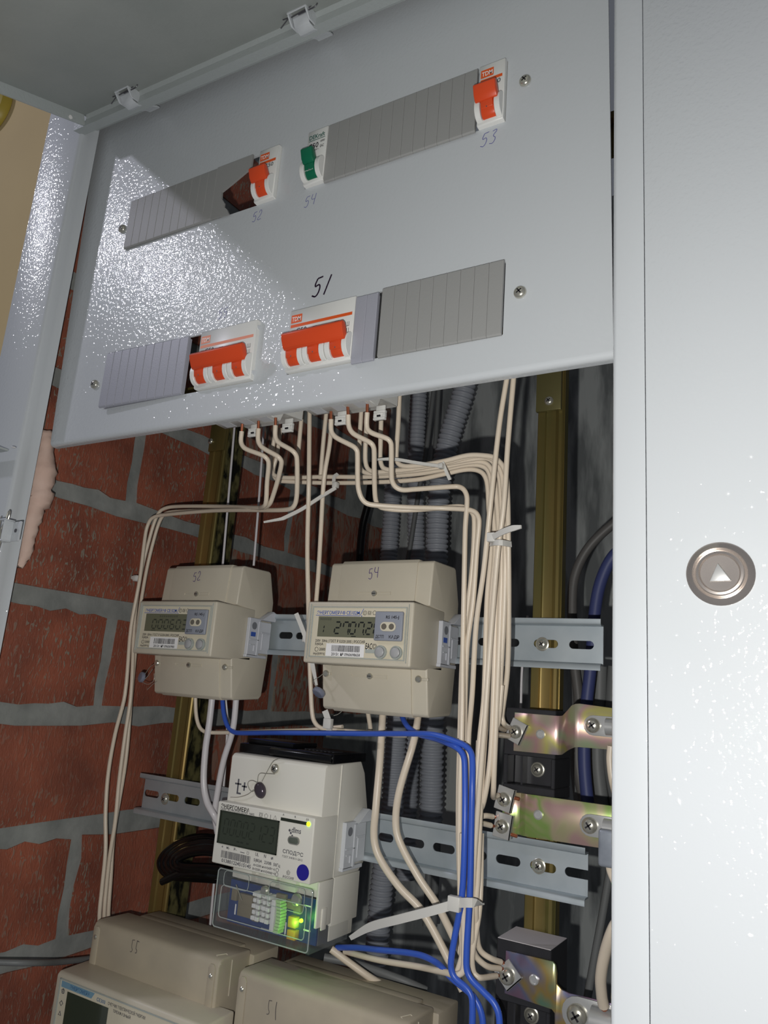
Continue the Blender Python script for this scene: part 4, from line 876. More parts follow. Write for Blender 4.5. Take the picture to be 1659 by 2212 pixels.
# ---- the two dusty three-phase meters at the bottom
def meter3(X0, X1, ztop, label, num, front_open, yf, hx, hz):
    o = thing('electricity_meter', label, 'electricity meter', ((X0 + X1) / 2, 90, -560), 'dusty beige three-phase meters at the bottom')
    mb = MB(); mb.prism([(yf, ztop - 38), (yf, ztop - 5), (yf + 1.5, ztop - 1.5), (yf + 5, ztop), (131, ztop - .6), (132, ztop - 40)], 'X', X0, X1); mb.build('terminal_cover', beige_d, o, bevel=1.6, seg=3, smooth=45)
    mb = MB(); mb.box(X0 + 14, X1 - 12, 128, 139, ztop - 30, ztop - .9); mb.build('cover_step', beige_d, o, bevel=1)
    mb = MB(); mb.box(X0 + 6, X1 + 4, 130, 160, ztop - 150, ztop - 3.2); mb.build('body', beige_d, o, bevel=1.5)
    for sx, xx in ((-1, X0 + 5.2), (1, X1 - 5.6)):
        mb = MB(); poly = [(xx - 3.2, ztop - 36), (xx + 3.2, ztop - 36), (xx + 3.2, ztop - 6), (xx + 1.6, ztop - 3.4), (xx - 1.6, ztop - 3.4), (xx - 3.2, ztop - 6)]
        mb.prism(poly, 'Y', yf - .7, yf + .4); mb.build('latch_channel', beige_d, o, bevel=.5, seg=2)
        mb = MB(); mb.lathe((xx, yf - .6, ztop - 11), (0, -1, 0), [(1.7, 0), (1.7, .7), (1.1, 1.2), (0, 1.3)], 16); mb.build('seal_screw', screw_m, o)
    mb = MB(); mb.tube([(X1 + .2, yf + 2, ztop - 3), (X1 - 8, yf + 6, ztop + .3), (X1 - 5, yf + 13, ztop + .3), (X1 + .3, yf + 14, ztop - 3), (X1 + .3, yf + 14, ztop - 26)], .35, 5); mb.build('edge_bead', beige_p, o)
    yb = yf - 25; zt = ztop - 30.5
    if front_open:
        mb = MB(); mb.prism([(yb, zt - 90), (yb, zt - 3), (yb + 2, zt - .6), (yf + 6, zt + .6), (yf + 6, zt - 90)], 'X', X0 - 3.5, X1 + 14); mb.build('display_housing', beige_p, o, bevel=1.6, seg=3, smooth=45)
        y_ = yb - .2; a = X0 + 2
        MB().box(a, X1 + 8, y_ - .2, y_ + .4, zt - 80, zt - 4.8).build('face_plate', face_m, o)
        MB().box(a, a + 1.4, y_ - .8, y_, zt - 80, zt - 4).box(a, X1 + 8, y_ - .8, y_, zt - 4.8, zt - 4).build('window_rim', clear_e, o)
        mb = MB(); mb.add([(a + 2, y_ - .3, zt - 9.6), (a + 36, y_ - .3, zt - 9.6), (a + 39, y_ - .3, zt - 5.4), (a + 2, y_ - .3, zt - 5.4)], [(0, 1, 2, 3)]); mb.build('blue_banner', mat('pale_blue_print', (120, 156, 176), .5), o)
        MB().box(a + 10, a + 55, y_ - .5, y_ - .3, zt - 33, zt - 11).build('display', lcd_d, o)
        texts([('ЭНЕРГОМЕРА', 2.4, a + 12, zt - 8.7, 22), ('СЕ303', 2.2, a + 42, zt - 9.5, 9)], y_ - .45, 'brand_lettering', mat('dim_blue_print', (70, 110, 150), .5), o)
        texts([('СЧЕТЧИК ЭЛЕКТРИЧЕСКОЙ ЭНЕРГИИ', 2.0, a + 54, zt - 9.2, 38), ('ТРЕХФАЗНЫЙ', 1.8, a + 60, zt - 12.4, 18), ('A', 2.6, a + 4, zt - 13, 2), ('3x230/400V', 2.0, a + 8, zt - 39, 16), ('5(60)A 50Hz', 2.0, a + 27, zt - 39.4, 16)], y_ - .45, 'rating_lettering', grey_i, o)
        mb = MB()
        for i, z_ in enumerate((zt - 12, zt - 20, zt - 27)):
            n = (5, 4, 3)[i]; mb.tube([(a + 5, y_ - .4, z_) + Vector((0, 0, 0)) if False else (a + 5 + 1.7 * math.cos(math.pi / 2 + 2 * math.pi * k / n), y_ - .4, z_ + 1.7 * math.sin(math.pi / 2 + 2 * math.pi * k / n)) for k in range(n)], .3, 4, closed=True)
        mb.build('symbol_print', grey_i, o, kind='stuff')
    mb = MB()
    strokes([[(hx, hz), (hx - .2, hz - 2.5), (hx + .1, hz - 5.2), (hx + .8, hz - 6.6), (hx + .4, hz - 8), (hx - 1.2, hz - 8.4)], [(hx, hz), (hx + 2.4, hz + .3)]], .4, yf - .12, mb)
    if num == '55': strokes([[(hx + 5, hz + .4), (hx + 4.6, hz - 5), (hx + 5.6, hz - 6), (hx + 5.4, hz - 7.8), (hx + 4.2, hz - 8)], [(hx + 5, hz + .4), (hx + 7.2, hz)]], .5, yf - .12, mb)
    else: strokes([[(hx + 6.4, hz + .6), (hx + 6.0, hz - 4), (hx + 6.6, hz - 10)]], .5, yf - .12, mb)
    mb.build('handwritten_number', pencil_i, o, label='pencilled number ' + num, kind='stuff')
    return o
m55 = meter3(-213.5, -80.8, -393.6, 'large dusty beige meter numbered 55 with dark display, bottom left corner', '55', True, 96, -168.0, -398.5)
m51 = meter3(-61.8, 71.8, -394.6, 'large dusty beige meter numbered 51, cut off by the bottom edge', '51', False, 95, -33.0, -407.0)

# ================================================================== BUSBAR BLOCKS
def holder(name, label, z0, z1, pockets):
    o = thing(name, label, 'busbar holder', (129, 135, z0), 'black plastic busbar holders on the right upright')
    x0_, x1_, ya, yb = 110.8, 146.2, 136, 169
    mb = MB(); cur = z0
    for a, b in sorted(pockets): mb.box(x0_, x1_, ya, yb, cur, a); cur = b
    mb.box(x0_, x1_, ya, yb, cur, z1)
    for a, b in pockets: mb.box(x0_, x0_ + 3, ya, yb, a, b).box(x1_ - 2.6, x1_, ya, yb, a, b).box(x0_ + 3, x1_ - 2.6, ya + 13, yb, a, b)
    mb.build('moulding', blackm, o, bevel=.5, seg=1)
    for a, b in pockets:
        MB().box(x0_ + 11, x0_ + 12.2, ya + 4, ya + 13, a, b).build('pocket_rib', blackm, o)
        screw('screw', (x0_ + 19.5, ya + 13, (a + b) / 2 + .8), 3.9, screw_m, o, washer=4.8)
    return o
holder('busbar_holder', 'black holder carrying the two upper iridescent busbars', -261, -205.0, [(-254, -235.5)])
h2 = holder('busbar_holder', 'black dusty-topped holder carrying the violet busbar, near the bottom', -440, -347.5, [(-400, -382)])
MB().box(111.2, 145.8, 136.4, 168.6, -347.6, -347.2).build('dusty_top', mat('grey_dust', (196, 190, 192), .9), h2)
def plate(name, label, profs, m, th=1.6, bars=None):
    o = thing(name, label, 'busbar', profs[0], 'passivated steel busbars')
    # profs: list of (x, y, zlow, zhigh) stations
    st = profs[1]; mb = MB(); n = len(st)
    for (x, y, a, b) in st: mb.v += [Vector((x, y, a)), Vector((x, y, b)), Vector((x + .15, y + th, b)), Vector((x + .15, y + th, a))]
    for k in range(n - 1):
        for i in range(4): mb.f.append((4 * k + i, 4 * k + (i + 1) % 4, 4 * k + 4 + (i + 1) % 4, 4 * k + 4 + i))
    mb.f += [(0, 1, 2, 3), (4 * n - 1, 4 * n - 2, 4 * n - 3, 4 * n - 4)]
    mb.build('plate', m, o, smooth=50, bevel=.2, seg=1)
    return o
def clampset(parent_label, px, py, yb, ang, w_, h_, tails=(), label=None, sr=4.4):
    p = at(px, py, Y=yb - 3); o = thing('wire_clamp', parent_label, 'clamp', (p.x, yb, p.z), 'square screw clamps on the busbars')
    i0 = 0; mb = MB(); mb.box(p.x - w_ / 2, p.x + w_ / 2, yb - 3.2, yb - 1.7, p.z - h_ / 2, p.z + h_ / 2); mb.box(p.x + w_ / 2 - 1.2, p.x + w_ / 2, yb - 3.2, yb - .2, p.z - h_ / 2, p.z + h_ / 2)
    mb.rot(0, (p.x, yb, p.z), 'Y', math.radians(ang)); mb.build('clamp_plate', clamp_m, o, bevel=.3, seg=1)
    screw('screw', (p.x - .3, yb - 3.0, p.z - .3), sr, screw_m, o)
    for tx, tz in tails: MB().cyl((p.x + tx, yb - 1.6, p.z + tz), (1, 0, -.12), 1.15, 4.5, 10).build('bare_copper_end', copper, o, label='bare copper end')
    return o
P1 = plate('busbar', 'upper busbar, gold-green iridescent, stepped back towards the door', ((128, 134, -232), [(118.2, 134.4, -232.8, -207.9), (146.0, 134.4, -232.5, -208.0), (148.6, 135.4, -232.4, -208.0), (149.8, 138, -232.2, -207.6), (150.6, 146, -230, -204), (151.6, 152, -228.5, -200.5), (153.2, 154.6, -227.6, -199.4), (156, 155.6, -227.2, -199.0), (222, 155.6, -226, -203.2)]), zinc_a)
P2 = plate('busbar', 'middle busbar, lime and pink iridescent, straight with a ridge', ((128, 130, -284), [(112.5, 133.0, -284.4, -259.5), (118, 132.0, -284.4, -259), (121, 133.4, -284.2, -258.8), (124, 134.4, -284.2, -258.6), (126.5, 132.8, -284.2, -258.5), (129, 131.0, -284, -258.4), (134, 130.6, -283.9, -258.3), (222, 130.6, -283.0, -258.6)]), zinc_b)
P3 = plate('busbar', 'lower busbar, violet-blue iridescent with a notched upper edge', ((128, 131, -376), [(117.8, 133.6, -377.0, -353), (148.0, 133.6, -378.5, -352.6), (149.8, 133.6, -380, -354), (150.4, 133.8, -396, -358), (149.6, 134.4, -410, -361.5), (150.2, 134.8, -412, -364.4), (153.5, 134.8, -413, -367.0), (158, 134.8, -414, -367.8), (222, 134.8, -414, -366)]), zinc_c)
for (px, py, yb, par) in ((1168, 1586, 134.4, P1), (1163, 1760, 130.6, P2), (1154, 2116, 133.6, P3)):
    p = at(px, py, Y=yb); mb = MB(); mb.lathe((p.x, yb, p.z), (0, -1, 0), [(3.0, -.1), (3.0, .9), (2.3, 1.3), (2.0, .7), (0, .7)], 20); mb.build('rivet', clamp_m, par)
clampset('square clamp on the left end of the upper busbar', 1115, 1580, 134.4, 24, 11.5, 14.5)
clampset('upper of the two square clamps on the middle busbar', 1090, 1726, 131.5, 12, 12, 15, tails=((5, 1.5),))
clampset('lower of the two square clamps on the middle busbar', 1086, 1784, 131.5, 8, 12, 15.5, tails=((5, -4.5),))
clampset('diamond-turned square clamp on the violet lower busbar', 1097, 2107, 133.6, 45, 13, 13, sr=5.0)
# lug connections at the door side
def lug(px, py, yb, label, w_=26, h_=13, sr=4.8, off=4):
    p = at(px, py, Y=yb - 2); o = thing('cable_lug', label, 'cable lug', (p.x, yb, p.z), 'screwed cable lugs at the right ends of the busbars')
    poly = [(p.x - h_ / 2 * math.cos(t), p.z + h_ / 2 * math.sin(t)) for t in [math.radians(-90 + 180 * k / 8) for k in range(9)]] + [(p.x + w_, p.z + h_ / 2), (p.x + w_, p.z - h_ / 2)]
    MB().prism(poly, 'Y', yb - 1.8, yb - .2).build('lug_plate', clamp_m, o, bevel=.3)
    mb = MB(); mb.cyl((p.x + 9, yb - 3.2, p.z), (1, 0, 0), h_ * .42, w_ - 8, 20); mb.build('lug_barrel', clamp_m, o, smooth=50)
    screw('screw', (p.x, yb - 1.8, p.z), sr, screw_m, o)
lug(1281, 1567, 155.6, 'cable lug screwed to the right end of the upper busbar')
lug(1274, 1783, 130.6, 'cable lug screwed to the right end of the middle busbar')
lug(1247, 2192, 134.8, 'largest cable lug screwed to the violet busbar at the bottom', h_=19, sr=6.0)
p = at(1310, 1835, Y=118); MB()
mb = MB(); mb.box(p.x - 5, p.x + 14, 117, 121, p.z - 10, p.z + 11); tag(mb.build('crimped_connector', mat('dull_zinc', (170, 176, 184), .4, metal=.4, noise=1, nscale=90, rgb2=(140, 146, 156)), bevel=2.5, seg=3), 'grey rounded metal connector beside the door, below the middle busbar lug', 'connector')

# ================================================================== WIRES
def wpts(pts, k=6):
    q = []; Y = None
    for p in pts:
        if len(p) > 2: Y = p[2]
        q.append([p[0], p[1], p[2] if len(p) > 2 else None])
    # interpolate missing depths along the length
    idx = [i for i, p in enumerate(q) if p[2] is not None]
    for a, b in zip(idx, idx[1:]):
        L = [0]
        for i in range(a, b): L.append(L[-1] + math.hypot(q[i + 1][0] - q[i][0], q[i + 1][1] - q[i][1]))
        for i in range(a + 1, b): q[i][2] = q[a][2] + (q[b][2] - q[a][2]) * L[i - a] / L[-1]
    for i in range(idx[-1] + 1, len(q)): q[i][2] = q[idx[-1]][2]
    return smoothline([at(x, y, Y=z) for x, y, z in q], k)
def wire(label, pts, d, m=None, name='wire', cat='wire', group='cream wires of the panel', bare0=0, bare1=0, n=10, k=6):
    m = m or wire_m; L = wpts(pts, k); mb = MB()
    mb.tube(L, d / 2, n)
    o = mb.build(name, m, smooth=60); tag(o, label, cat, group)
    for bare, a, b in ((bare0, L[0], L[1]), (bare1, L[-1], L[-2])):
        if bare:
            u = (a - b).normalized(); MB().cyl(a - u * .5, u, d * .30, bare, 10).build('bare_copper_end', copper, o, label='bare copper end')
    return o
D = 3.5
# from the lower left breaker, sweeping left over the upright
wire('first cream wire from the left under the lower left breaker', [(522, 932, 29), (521, 956), (530, 969), (570, 985, 34), (580, 998), (577, 1040), (572, 1092, 60), (520, 1100, 110), (400, 1104, 132), (360, 1108, 136), (346, 1124), (331, 1171), (315, 1240, 137), (300, 1335), (284, 1500), (272, 1640), (246, 1800), (239, 1900), (234, 1975, 140), (235, 2030, 147)], D, bare0=6)
wire('second cream wire under the lower left breaker, bending out to the left', [(558, 926, 28), (558, 952), (566, 966), (600, 986, 33), (608, 998), (601, 1033), (590, 1070), (582, 1089, 62), (566, 1097), (480, 1094, 112), (385, 1094, 126), (350, 1101), (336, 1122), (321, 1171), (304, 1242, 128), (291, 1335), (283, 1500), (270, 1590), (257, 1690), (249, 1774), (237, 1850), (229, 1922), (225, 1975, 132), (226, 2030, 140)], D, bare0=6)
wire('third cream wire under the lower left breaker, reaching furthest left', [(595, 919, 28), (595, 944), (602, 956), (632, 974, 33), (641, 988), (642, 1045), (639, 1084), (630, 1098, 60), (600, 1102), (464, 1103, 106), (359, 1112, 119), (329, 1119), (318, 1138), (312, 1171), (302, 1251, 121), (283, 1356), (270, 1500), (249, 1584), (234, 1669), (228, 1753), (228, 1838), (220, 1922), (215, 1975, 125), (216, 2030, 132)], D, bare0=6)
# from breaker 51
wire('first cream wire from the left under breaker 51, dropping to the double bend', [(715, 906, 30), (716, 932), (726, 945), (764, 965, 36), (772, 977), (773, 1045), (779, 1072), (790, 1086, 55), (808, 1091), (880, 1096), (960, 1098, 84), (1010, 1101), (1028, 1108), (1035, 1126), (1030, 1187, 92), (1022, 1300), (1009, 1400, 100), (1004, 1560, 110), (1002, 1700), (1001, 1900, 106), (1006, 2000), (1012, 2090, 102)], D, bare0=6)
wire('second cream wire under breaker 51, hidden behind the first at the bend', [(752, 896, 29), (754, 922), (764, 937), (801, 957, 36), (808, 971), (809, 1045), (813, 1085, 66), (826, 1097), (880, 1102), (990, 1094, 92), (1012, 1100), (1024, 1118), (1022, 1200), (1012, 1300), (1000, 1400, 106), (994, 1560), (990, 1750), (993, 1900), (1000, 2000, 110), (1006, 2085, 108)], D, bare0=6)
wire('third cream wire under breaker 51, with the highest right-hand step', [(793, 891, 29), (793, 924), (803, 935), (837, 948, 36), (845, 960), (846, 1033), (853, 1050), (868, 1058, 60), (894, 1057), (985, 1051, 84), (1002, 1058), (1009, 1078), (1005, 1142), (1002, 1300), (1000, 1400, 98), (998, 1560), (993, 1750), (994, 1935, 100), (998, 2060), (988, 2100, 98)], D, bare0=6)
# long verticals behind
wire('long straight cream wire passing between meters 52 and 54', [(669, 868, 70), (668, 960), (667, 1051, 72), (664, 1187), (666, 1300, 104), (668, 1400, 126), (671, 1480), (676, 1550), (690, 1571), (720, 1577, 136), (800, 1583), (850, 1587, 128), (878, 1588)], D)
wire('slanting cream wire running down to the top of meter 54', [(719, 880, 72), (712, 960), (700, 1033, 78), (693, 1150), (688, 1235), (683, 1300, 110)], D)
wire('short slanting cream wire right of the lower left breaker', [(653, 880, 80), (647, 950), (641, 1020, 88), (645, 1045, 90)], D)
wire('short slanting cream wire left of the first wire of breaker 51', [(706, 880, 86), (698, 960), (692, 1036, 96)], D)
wire('cream wire looping down behind the third wire of the lower left breaker', [(606, 925, 90), (598, 985), (590, 1018, 94), (598, 1036), (620, 1040), (700, 1043, 98), (800, 1042), (900, 1036), (960, 1024, 92), (1010, 1014), (1040, 1020), (1052, 1042), (1056, 1100), (1062, 1170, 96), (1052, 1300), (1046, 1500), (1036, 1600), (1024, 1757, 98)], D)
wire('cream wire looping down behind the second wire of the lower left breaker', [(600, 905, 84), (589, 970), (586, 1004), (592, 1026, 92), (620, 1032), (700, 1030, 94), (800, 1030), (900, 1024), (960, 1014, 88), (1015, 1004), (1048, 1010), (1060, 1034), (1064, 1100), (1070, 1170, 92), (1062, 1300), (1058, 1400), (1050, 1550, 96), (1038, 1740), (1032, 1900), (1028, 1960, 98), (1032, 2035), (1040, 2056), (1060, 2070, 116), (1082, 2078, 124)], D, bare1=3)
wire('cream wire dropping straight behind the first and second wires of breaker 51', [(781, 880, 76), (777, 950), (776, 1000), (784, 1018, 84), (810, 1023), (880, 1018), (960, 1008, 84), (1015, 998), (1048, 1000), (1062, 1016), (1070, 1050), (1078, 1170, 88), (1072, 1300), (1066, 1500), (1059, 1640), (1045, 1730, 98), (1032, 1758), (1030, 1764), (1050, 1762, 116), (1064, 1764, 124)], D, bare1=4)
wire('cream wire curving into the horizontal bundle below breaker 51', [(792, 905, 72), (789, 990), (796, 1014, 80), (820, 1020), (880, 1012), (960, 1002, 80), (1020, 992), (1052, 990), (1068, 1002), (1080, 1040), (1085, 1170, 84), (1082, 1300), (1074, 1500), (1066, 1700, 100), (1066, 1722), (1075, 1718, 124)], D, bare1=3)
wire('cream wire hanging from the right latch under breaker 51 into the bundle', [(824, 885, 70), (822, 960), (822, 996), (830, 1012, 76), (866, 1016), (960, 1000, 78), (1020, 986), (1050, 986), (1072, 998), (1086, 1040), (1091, 1170, 82), (1090, 1300), (1082, 1450), (1078, 1520), (1069, 1552), (1070, 1568, 100), (1090, 1576, 128)], D, bare1=2)
wire('cream wire coming down right of breaker 51 into the top of the bundle', [(863, 850, 66), (860, 920), (856, 990), (866, 1005, 72), (900, 1006), (960, 996, 74), (1010, 984), (1044, 984), (1070, 990), (1090, 1015), (1096, 1060), (1098, 1170, 80), (1099, 1300), (1096, 1450), (1084, 1545), (1088, 1562, 110), (1100, 1572, 128)], D, bare1=2)
wire('left of the two long cream wires descending from the cover beside the upright', [(1096, 810, 60), (1079, 916), (1059, 1096, 70), (1045, 1232), (1029, 1345, 88), (1020, 1500, 98), (1012, 1600, 106), (1008, 1800, 104), (1004, 2000), (1010, 2090, 102)], D)
wire('right of the two long cream wires descending from the cover beside the upright', [(1110, 810, 60), (1097, 961), (1088, 1096, 68), (1076, 1187), (1060, 1380, 84), (1048, 1550), (1040, 1650), (1032, 1750, 92), (1022, 1900), (1019, 2020, 98), (1026, 2062), (1050, 2086, 112), (1080, 2092, 124)], D, bare1=3)
wire('cream wire bending back to the lower clamp of the middle busbar', [(1034, 1600, 104), (1028, 1720), (1018, 1764), (1020, 1774, 100), (1040, 1778, 114), (1060, 1783, 124)], D, bare1=4)
wire('lowest of the three cream wires ending at the violet busbar clamp', [(1040, 1800, 108), (1036, 1960), (1020, 2060, 100), (1023, 2100), (1036, 2112, 104), (1072, 2108, 122)], D, bare1=3)
wire('cream wire crossing behind the double bend into the upper clamp', [(1084, 1480, 96), (1076, 1560), (1066, 1584, 98), (1080, 1588, 114), (1098, 1590, 128)], D, bare1=3)
# thin white signal wires
for lab, P_ in (('left thin white wire running down to meter 52', [(508, 905, 150), (494, 1070), (481, 1222, 152)]), ('right thin white wire running down to meter 52', [(571, 905, 150), (560, 1070), (548, 1222, 152)]),
                ('thin white wire below meter 52 beside the blue wire', [(487, 1505, 158), (491, 1560), (486, 1660, 168), (474, 1800, 176), (463, 1900), (453, 2010, 176)]),
                ('thin white wire far behind the bundle beside the right upright', [(1140, 1330, 240), (1128, 1440), (1125, 1530, 240)])):
    wire(lab, P_, 2.2, wire_w, group='thin white wires', n=8)
# under meter 52
wire('cream wire leaving meter 52 bottom and turning right', [(422, 1495, 140), (424, 1545), (432, 1572), (448, 1582, 142), (520, 1582), (600, 1579), (665, 1577, 142), (740, 1570, 142)], D * .95)
wire('thick grey-white cable from meter 52, left one', [(459, 1500, 138), (452, 1563), (444, 1618), (440, 1690), (447, 1732), (462, 1760, 142), (478, 1790, 150)], 5.6, wire_w, name='cable', cat='cable', group='thick pale cables below the meters')
wire('thick grey-white cable from meter 52, right one', [(511, 1500, 138), (503, 1576), (483, 1643), (470, 1711), (464, 1760, 148), (470, 1800, 152)], 5.2, wire_w, name='cable', cat='cable', group='thick pale cables below the meters')
# under meter 54
wire('thick cream cable from meter 54, left one, sweeping down to the right', [(827, 1535, 138), (821, 1640, 126), (812, 1745, 122), (808, 1809), (819, 1851), (861, 1914, 126), (912, 1969, 130), (975, 2085, 134), (1000, 2140, 134)], 5.4, name='cable', cat='cable', group='thick pale cables below the meters')
wire('thick cream cable from meter 54, right one, sweeping down to the right', [(905, 1535, 138), (894, 1600, 124), (864, 1703, 120), (855, 1766), (861, 1812), (903, 1893, 124), (945, 1956, 128), (990, 2045, 134), (1020, 2100, 134)], 5.2, name='cable', cat='cable', group='thick pale cables below the meters')
wire('short cream wire from meter 54 bottom disappearing behind', [(793, 1530, 150), (799, 1565), (801, 1584, 158)], 3.6)
# blue wires
wire('blue wire running from meter 52 across and down the right edge of the bundle', [(480, 1505, 144), (484, 1545), (494, 1572), (512, 1583, 138), (600, 1583), (700, 1584), (800, 1585, 118), (890, 1585), (937, 1587, 98), (985, 1602), (1011, 1616), (1020, 1636), (1020, 1700, 88), (1018, 1800), (1015, 1935), (1008, 2060), (1012, 2105), (1045, 2143, 90), (1066, 2165), (1077, 2190), (1080, 2230)], 3.9, wire_b, group='blue wires')
wire('blue wire from meter 54 joining behind and dropping left of the other', [(866, 1535, 142), (872, 1556), (884, 1573), (907, 1587, 118), (945, 1597), (985, 1614, 94), (1000, 1630), (1004, 1660), (1004, 1788, 88), (998, 1935), (983, 2020), (974, 2083), (981, 2110), (1010, 2137, 92), (1020, 2160), (1020, 2230)], 3.9, wire_b, group='blue wires')
wire('blue wire leaving the pale meter bottom and running down right', [(728, 2047, 140), (770, 2047), (819, 2052), (903, 2062, 112), (945, 2081), (975, 2112, 98), (1018, 2148), (1034, 2172), (1042, 2200), (1043, 2230)], 3.9, wire_b, group='blue wires')
# under the pale meter
wire('cream wire from the pale meter turning up into the bundle', [(745, 2055, 140), (819, 2074, 126), (903, 2088, 112), (960, 2100, 100), (985, 2106, 94), (1000, 2098), (1003, 2070), (1001, 1960, 92), (999, 1800)], 3.9)
wire('thick cream cable from the pale meter going down behind meter 51', [(715, 2050, 136), (755, 2080), (800, 2112, 150), (840, 2135, 160)], 5.0, name='cable', cat='cable', group='thick pale cables below the meters')
wire('shaded grey cable behind meter 51', [(700, 2068, 160), (760, 2080, 170), (870, 2118, 180), (920, 2140, 190)], 6.0, cable_g, name='cable', cat='cable', group='grey cables')
# right edge
wire('thick white cable ending in the lug at the bottom right', [(1345, 1980, 92), (1326, 2005, 94), (1308, 2055), (1298, 2110), (1300, 2150), (1304, 2172, 126)], 6.5, name='cable', cat='cable', group='thick pale cables below the meters', bare1=3)
wire('white cable dropping beside the door edge from the upper lug', [(1320, 1612, 150), (1318, 1640), (1322, 1680), (1330, 1715, 150)], 5.0, name='cable', cat='cable', group='thick pale cables below the meters')
wire('short white cable below the grey connector at the door edge', [(1316, 1858, 124), (1318, 1880), (1328, 1905, 126)], 4.5, name='cable', cat='cable', group='thick pale cables below the meters')
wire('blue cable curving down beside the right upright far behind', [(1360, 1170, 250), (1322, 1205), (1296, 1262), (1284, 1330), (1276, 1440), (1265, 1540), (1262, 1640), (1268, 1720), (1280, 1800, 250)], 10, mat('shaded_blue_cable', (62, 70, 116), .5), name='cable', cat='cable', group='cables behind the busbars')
wire('grey cable arching behind the door edge above the blue one', [(1360, 1110, 280), (1320, 1135), (1270, 1185), (1243, 1240), (1236, 1300), (1240, 1420), (1250, 1520, 280), (1246, 1640), (1262, 1740)], 8.5, mat('dark_grey_cable', (92, 90, 88), .5), name='cable', cat='cable', group='cables behind the busbars')
for i, (lab, P_, d_) in enumerate((('wide grey cable behind the busbars, nearest the holder', [(1248, 1440, 300), (1250, 1530), (1246, 1640), (1256, 1740, 300)], 12), ('wide grey cable behind the busbars, second from the holder', [(1296, 1440, 300), (1294, 1530), (1290, 1640), (1300, 1740, 300), (1310, 1840)], 13), ('wide grey cable behind the busbars, beside the door edge', [(1328, 1440, 300), (1322, 1530), (1318, 1640), (1334, 1740, 300)], 12),
                                 ('thin dark cable slanting up to the door edge in the lower right', [(1268, 2160, 260), (1288, 2050), (1306, 1950), (1322, 1850), (1330, 1780, 260)], 6))):
    wire(lab, P_, d_, cable_g, name='cable', cat='cable', group='cables behind the busbars')
# corrugated conduits
def conduit(label, pts, d, pitch=4.2, m=None):
    L = wpts(pts, 40); 
    # resample evenly
    out = [L[0]]; acc = 0; step = pitch / 6
    for a, b in zip(L, L[1:]):
        seg = (b - a).length; t = step - acc
        while t <= seg: out.append(a + (b - a) * (t / seg)); t += step
        acc = seg - (t - step)
    mb = MB(); mb.tube(out, d / 2, 16, rf=lambda k: (1.0, 1.0, .98, .88, .86, .88)[k % 6] if k % 6 else 1.0)
    return tag(mb.build('corrugated_conduit', m or conduit_m, smooth=50), label, 'conduit', 'grey corrugated conduits at the back')
conduit('thick slanting corrugated conduit under the cover, nearest the right upright', [(1012, 780, 400), (1000, 850), (975, 930), (958, 1000), (947, 1080), (942, 1250, 410), (936, 1500), (930, 1800, 430)], 27, 6.0)
conduit('straight corrugated conduit left of the slanting one', [(906, 780, 440), (904, 860), (899, 970), (898, 1100, 450), (900, 1300), (888, 1600, 460), (876, 1900)], 22, 5.4)
conduit('thin corrugated conduit low behind the thick cables', [(868, 1300, 380), (862, 1500), (852, 1640, 390), (846, 1760), (826, 1900), (812, 2080, 400)], 25, 5.2)
conduit('shaded corrugated conduit furthest left behind meter 54', [(850, 1000, 500), (846, 1100), (838, 1240, 500), (834, 1400)], 24, 5.4)
for lab, P_, d_ in (('grey cable slanting between the two upper conduits', [(942, 800, 420), (930, 900), (920, 980), (905, 1060), (886, 1180), (872, 1260, 430)], 6), ('dark grey cable beside the slanting conduit', [(950, 800, 430), (944, 900), (938, 1000), (930, 1100), (925, 1300, 440)], 6),
                    ('grey cable low behind the thick cables, left one', [(934, 1480, 440), (930, 1600), (930, 1800, 440), (920, 2000)], 8), ('grey cable low behind the thick cables, right one', [(953, 1480, 440), (946, 1600), (944, 1800, 440), (936, 2000)], 9)):
    wire(lab, P_, d_, cable_g, name='cable', cat='cable', group='grey cables')
wire('black cable dropping behind meter 54', [(806, 1000, 330), (797, 1080), (783, 1140), (775, 1240, 330), (770, 1400)], 9, black_p, name='cable', cat='cable', group='black cables')
wire('thin grey cable lying along the brick wall at bottom left', [(-20, 2078, 30), (60, 2080, 50), (130, 2078, 90), (200, 2070, 128)], 4.5, cable_g, name='cable', cat='cable', group='grey cables')
# coiled black cable left of the pale meter
c0 = at(412, 1848, Y=150); mb = MB()
OUT = [(520, 1826), (470, 1812), (432, 1809), (392, 1819), (362, 1838), (347, 1860), (352, 1880), (372, 1893), (410, 1896), (460, 1899), (520, 1908)]
for k in range(9):
    t = k / 8; f_ = 1 - .62 * t; P_ = [at(440 + (x - 440) * (.35 + .65 * f_) + (k % 2) * 3, 1858 + (y - 1858) * f_, Y=168 - 26 * t + (k % 3) * 2) for x, y in OUT]
    mb.tube(smoothline(P_, 5), 3.4, 9)
co = mb.build('cable_coil', black_p, smooth=60); tag(co, 'glossy black cable wound in a coil left of the pale meter', 'cable coil', 'black cables'); co['kind'] = 'stuff'; del co['kind']
MB().tube(wpts([(350, 1905, 150), (400, 1885), (470, 1888, 150), (560, 1880, 170)]), 3, 9).build('cable_tail', black_p, co)

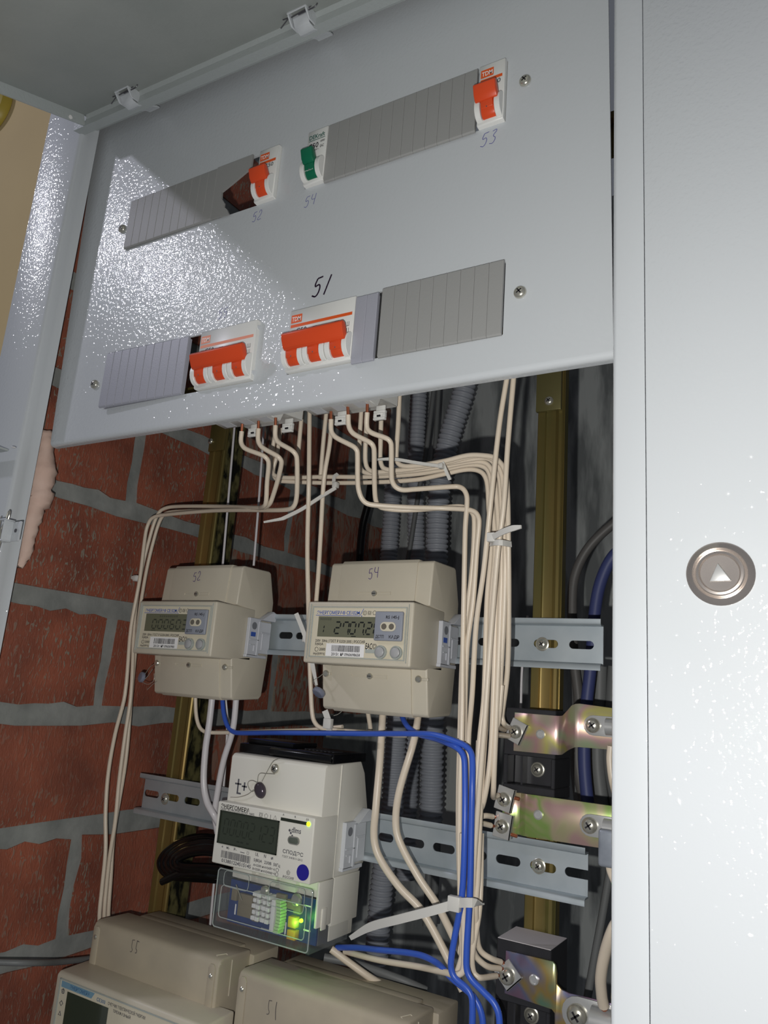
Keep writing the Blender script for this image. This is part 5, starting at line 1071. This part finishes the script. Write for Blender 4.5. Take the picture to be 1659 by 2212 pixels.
# cable ties
def tie(label, head, tail, wd, Y, loop=None):
    hp_ = at(head[0], head[1], Y=Y); o = thing('cable_tie', label, 'cable tie', tuple(hp_), 'translucent nylon cable ties')
    mb = MB(); pts = [at(x, y, Y=yy) for x, y, yy in tail]; L = smoothline(pts, 5)
    n = len(L); mb.ribbon(L, [wd * (1 if i < n * .7 else 1 - .55 * (i - n * .7) / (n * .3)) for i in range(n)], 1.0, (0.4, -1, 0)); mb.build('strap_tail', tie_m, o)
    mb = MB(); mb.box(hp_.x - wd * .75, hp_.x + wd * .75, Y - 3.4, Y + .8, hp_.z - wd * .8, hp_.z + wd * .8); mb.build('locking_head', tie_m, o, bevel=.5)
    if loop:
        a = [at(x, y, Y=yy) for x, y, yy in loop]; MB().ribbon(smoothline(a, 4), wd, 1.0, (0, -1, 0)).build('strap_loop', tie_m, o)
    return o
tie('nylon tie on the horizontal bundle with a long tail pointing down left', (727, 1049), [(725, 1054, 86), (692, 1074, 80), (652, 1100, 74), (618, 1117, 68), (608, 1121, 66), (570, 1128, 62)], 2.7, 88, [(722, 1054, 88), (722, 1030, 88), (730, 1024, 90)])
tie('nylon tie on the horizontal bundle right of breaker 51, tail pointing left', (955, 1008), [(950, 1007, 70), (900, 1000, 66), (850, 992, 62), (812, 993, 60)], 2.2, 72, [(956, 998, 72), (964, 1018, 74), (972, 1036, 78)])
tie('nylon tie round the vertical bundle beside the right upright, tail up right', (1064, 1162), [(1062, 1162, 68), (1084, 1150, 62), (1105, 1142, 58), (1126, 1138, 56)], 3.6, 70, [(1060, 1174, 74), (1078, 1172, 66), (1104, 1176, 74)])
tie('nylon tie at the left wire trio level with meter 52', (297, 1250), [(300, 1249, 122), (292, 1249, 120), (284, 1247, 120)], 3.6, 124)
tie('broad nylon tie low in the picture, long tail pointing down left', (984, 1951), [(980, 1954, 84), (930, 1968, 82), (860, 1986, 84), (800, 2002, 90), (757, 2026, 96)], 5.2, 86, [(990, 1950, 84), (1020, 1950, 82), (1038, 1954, 90)])
tie('nylon tie with a tail between the meters, on the upper rail', (664, 1380), [(640, 1325, 110), (652, 1355, 112), (664, 1390, 114), (676, 1440, 116), (684, 1480, 112)], 3.4, 118)
tie('nylon tie on the blue wire below the left corner of meter 54', (711, 1563), [(702, 1535, 128), (708, 1552, 128), (712, 1566, 126)], 4.6, 128, [(711, 1572, 128), (711, 1590, 128)])
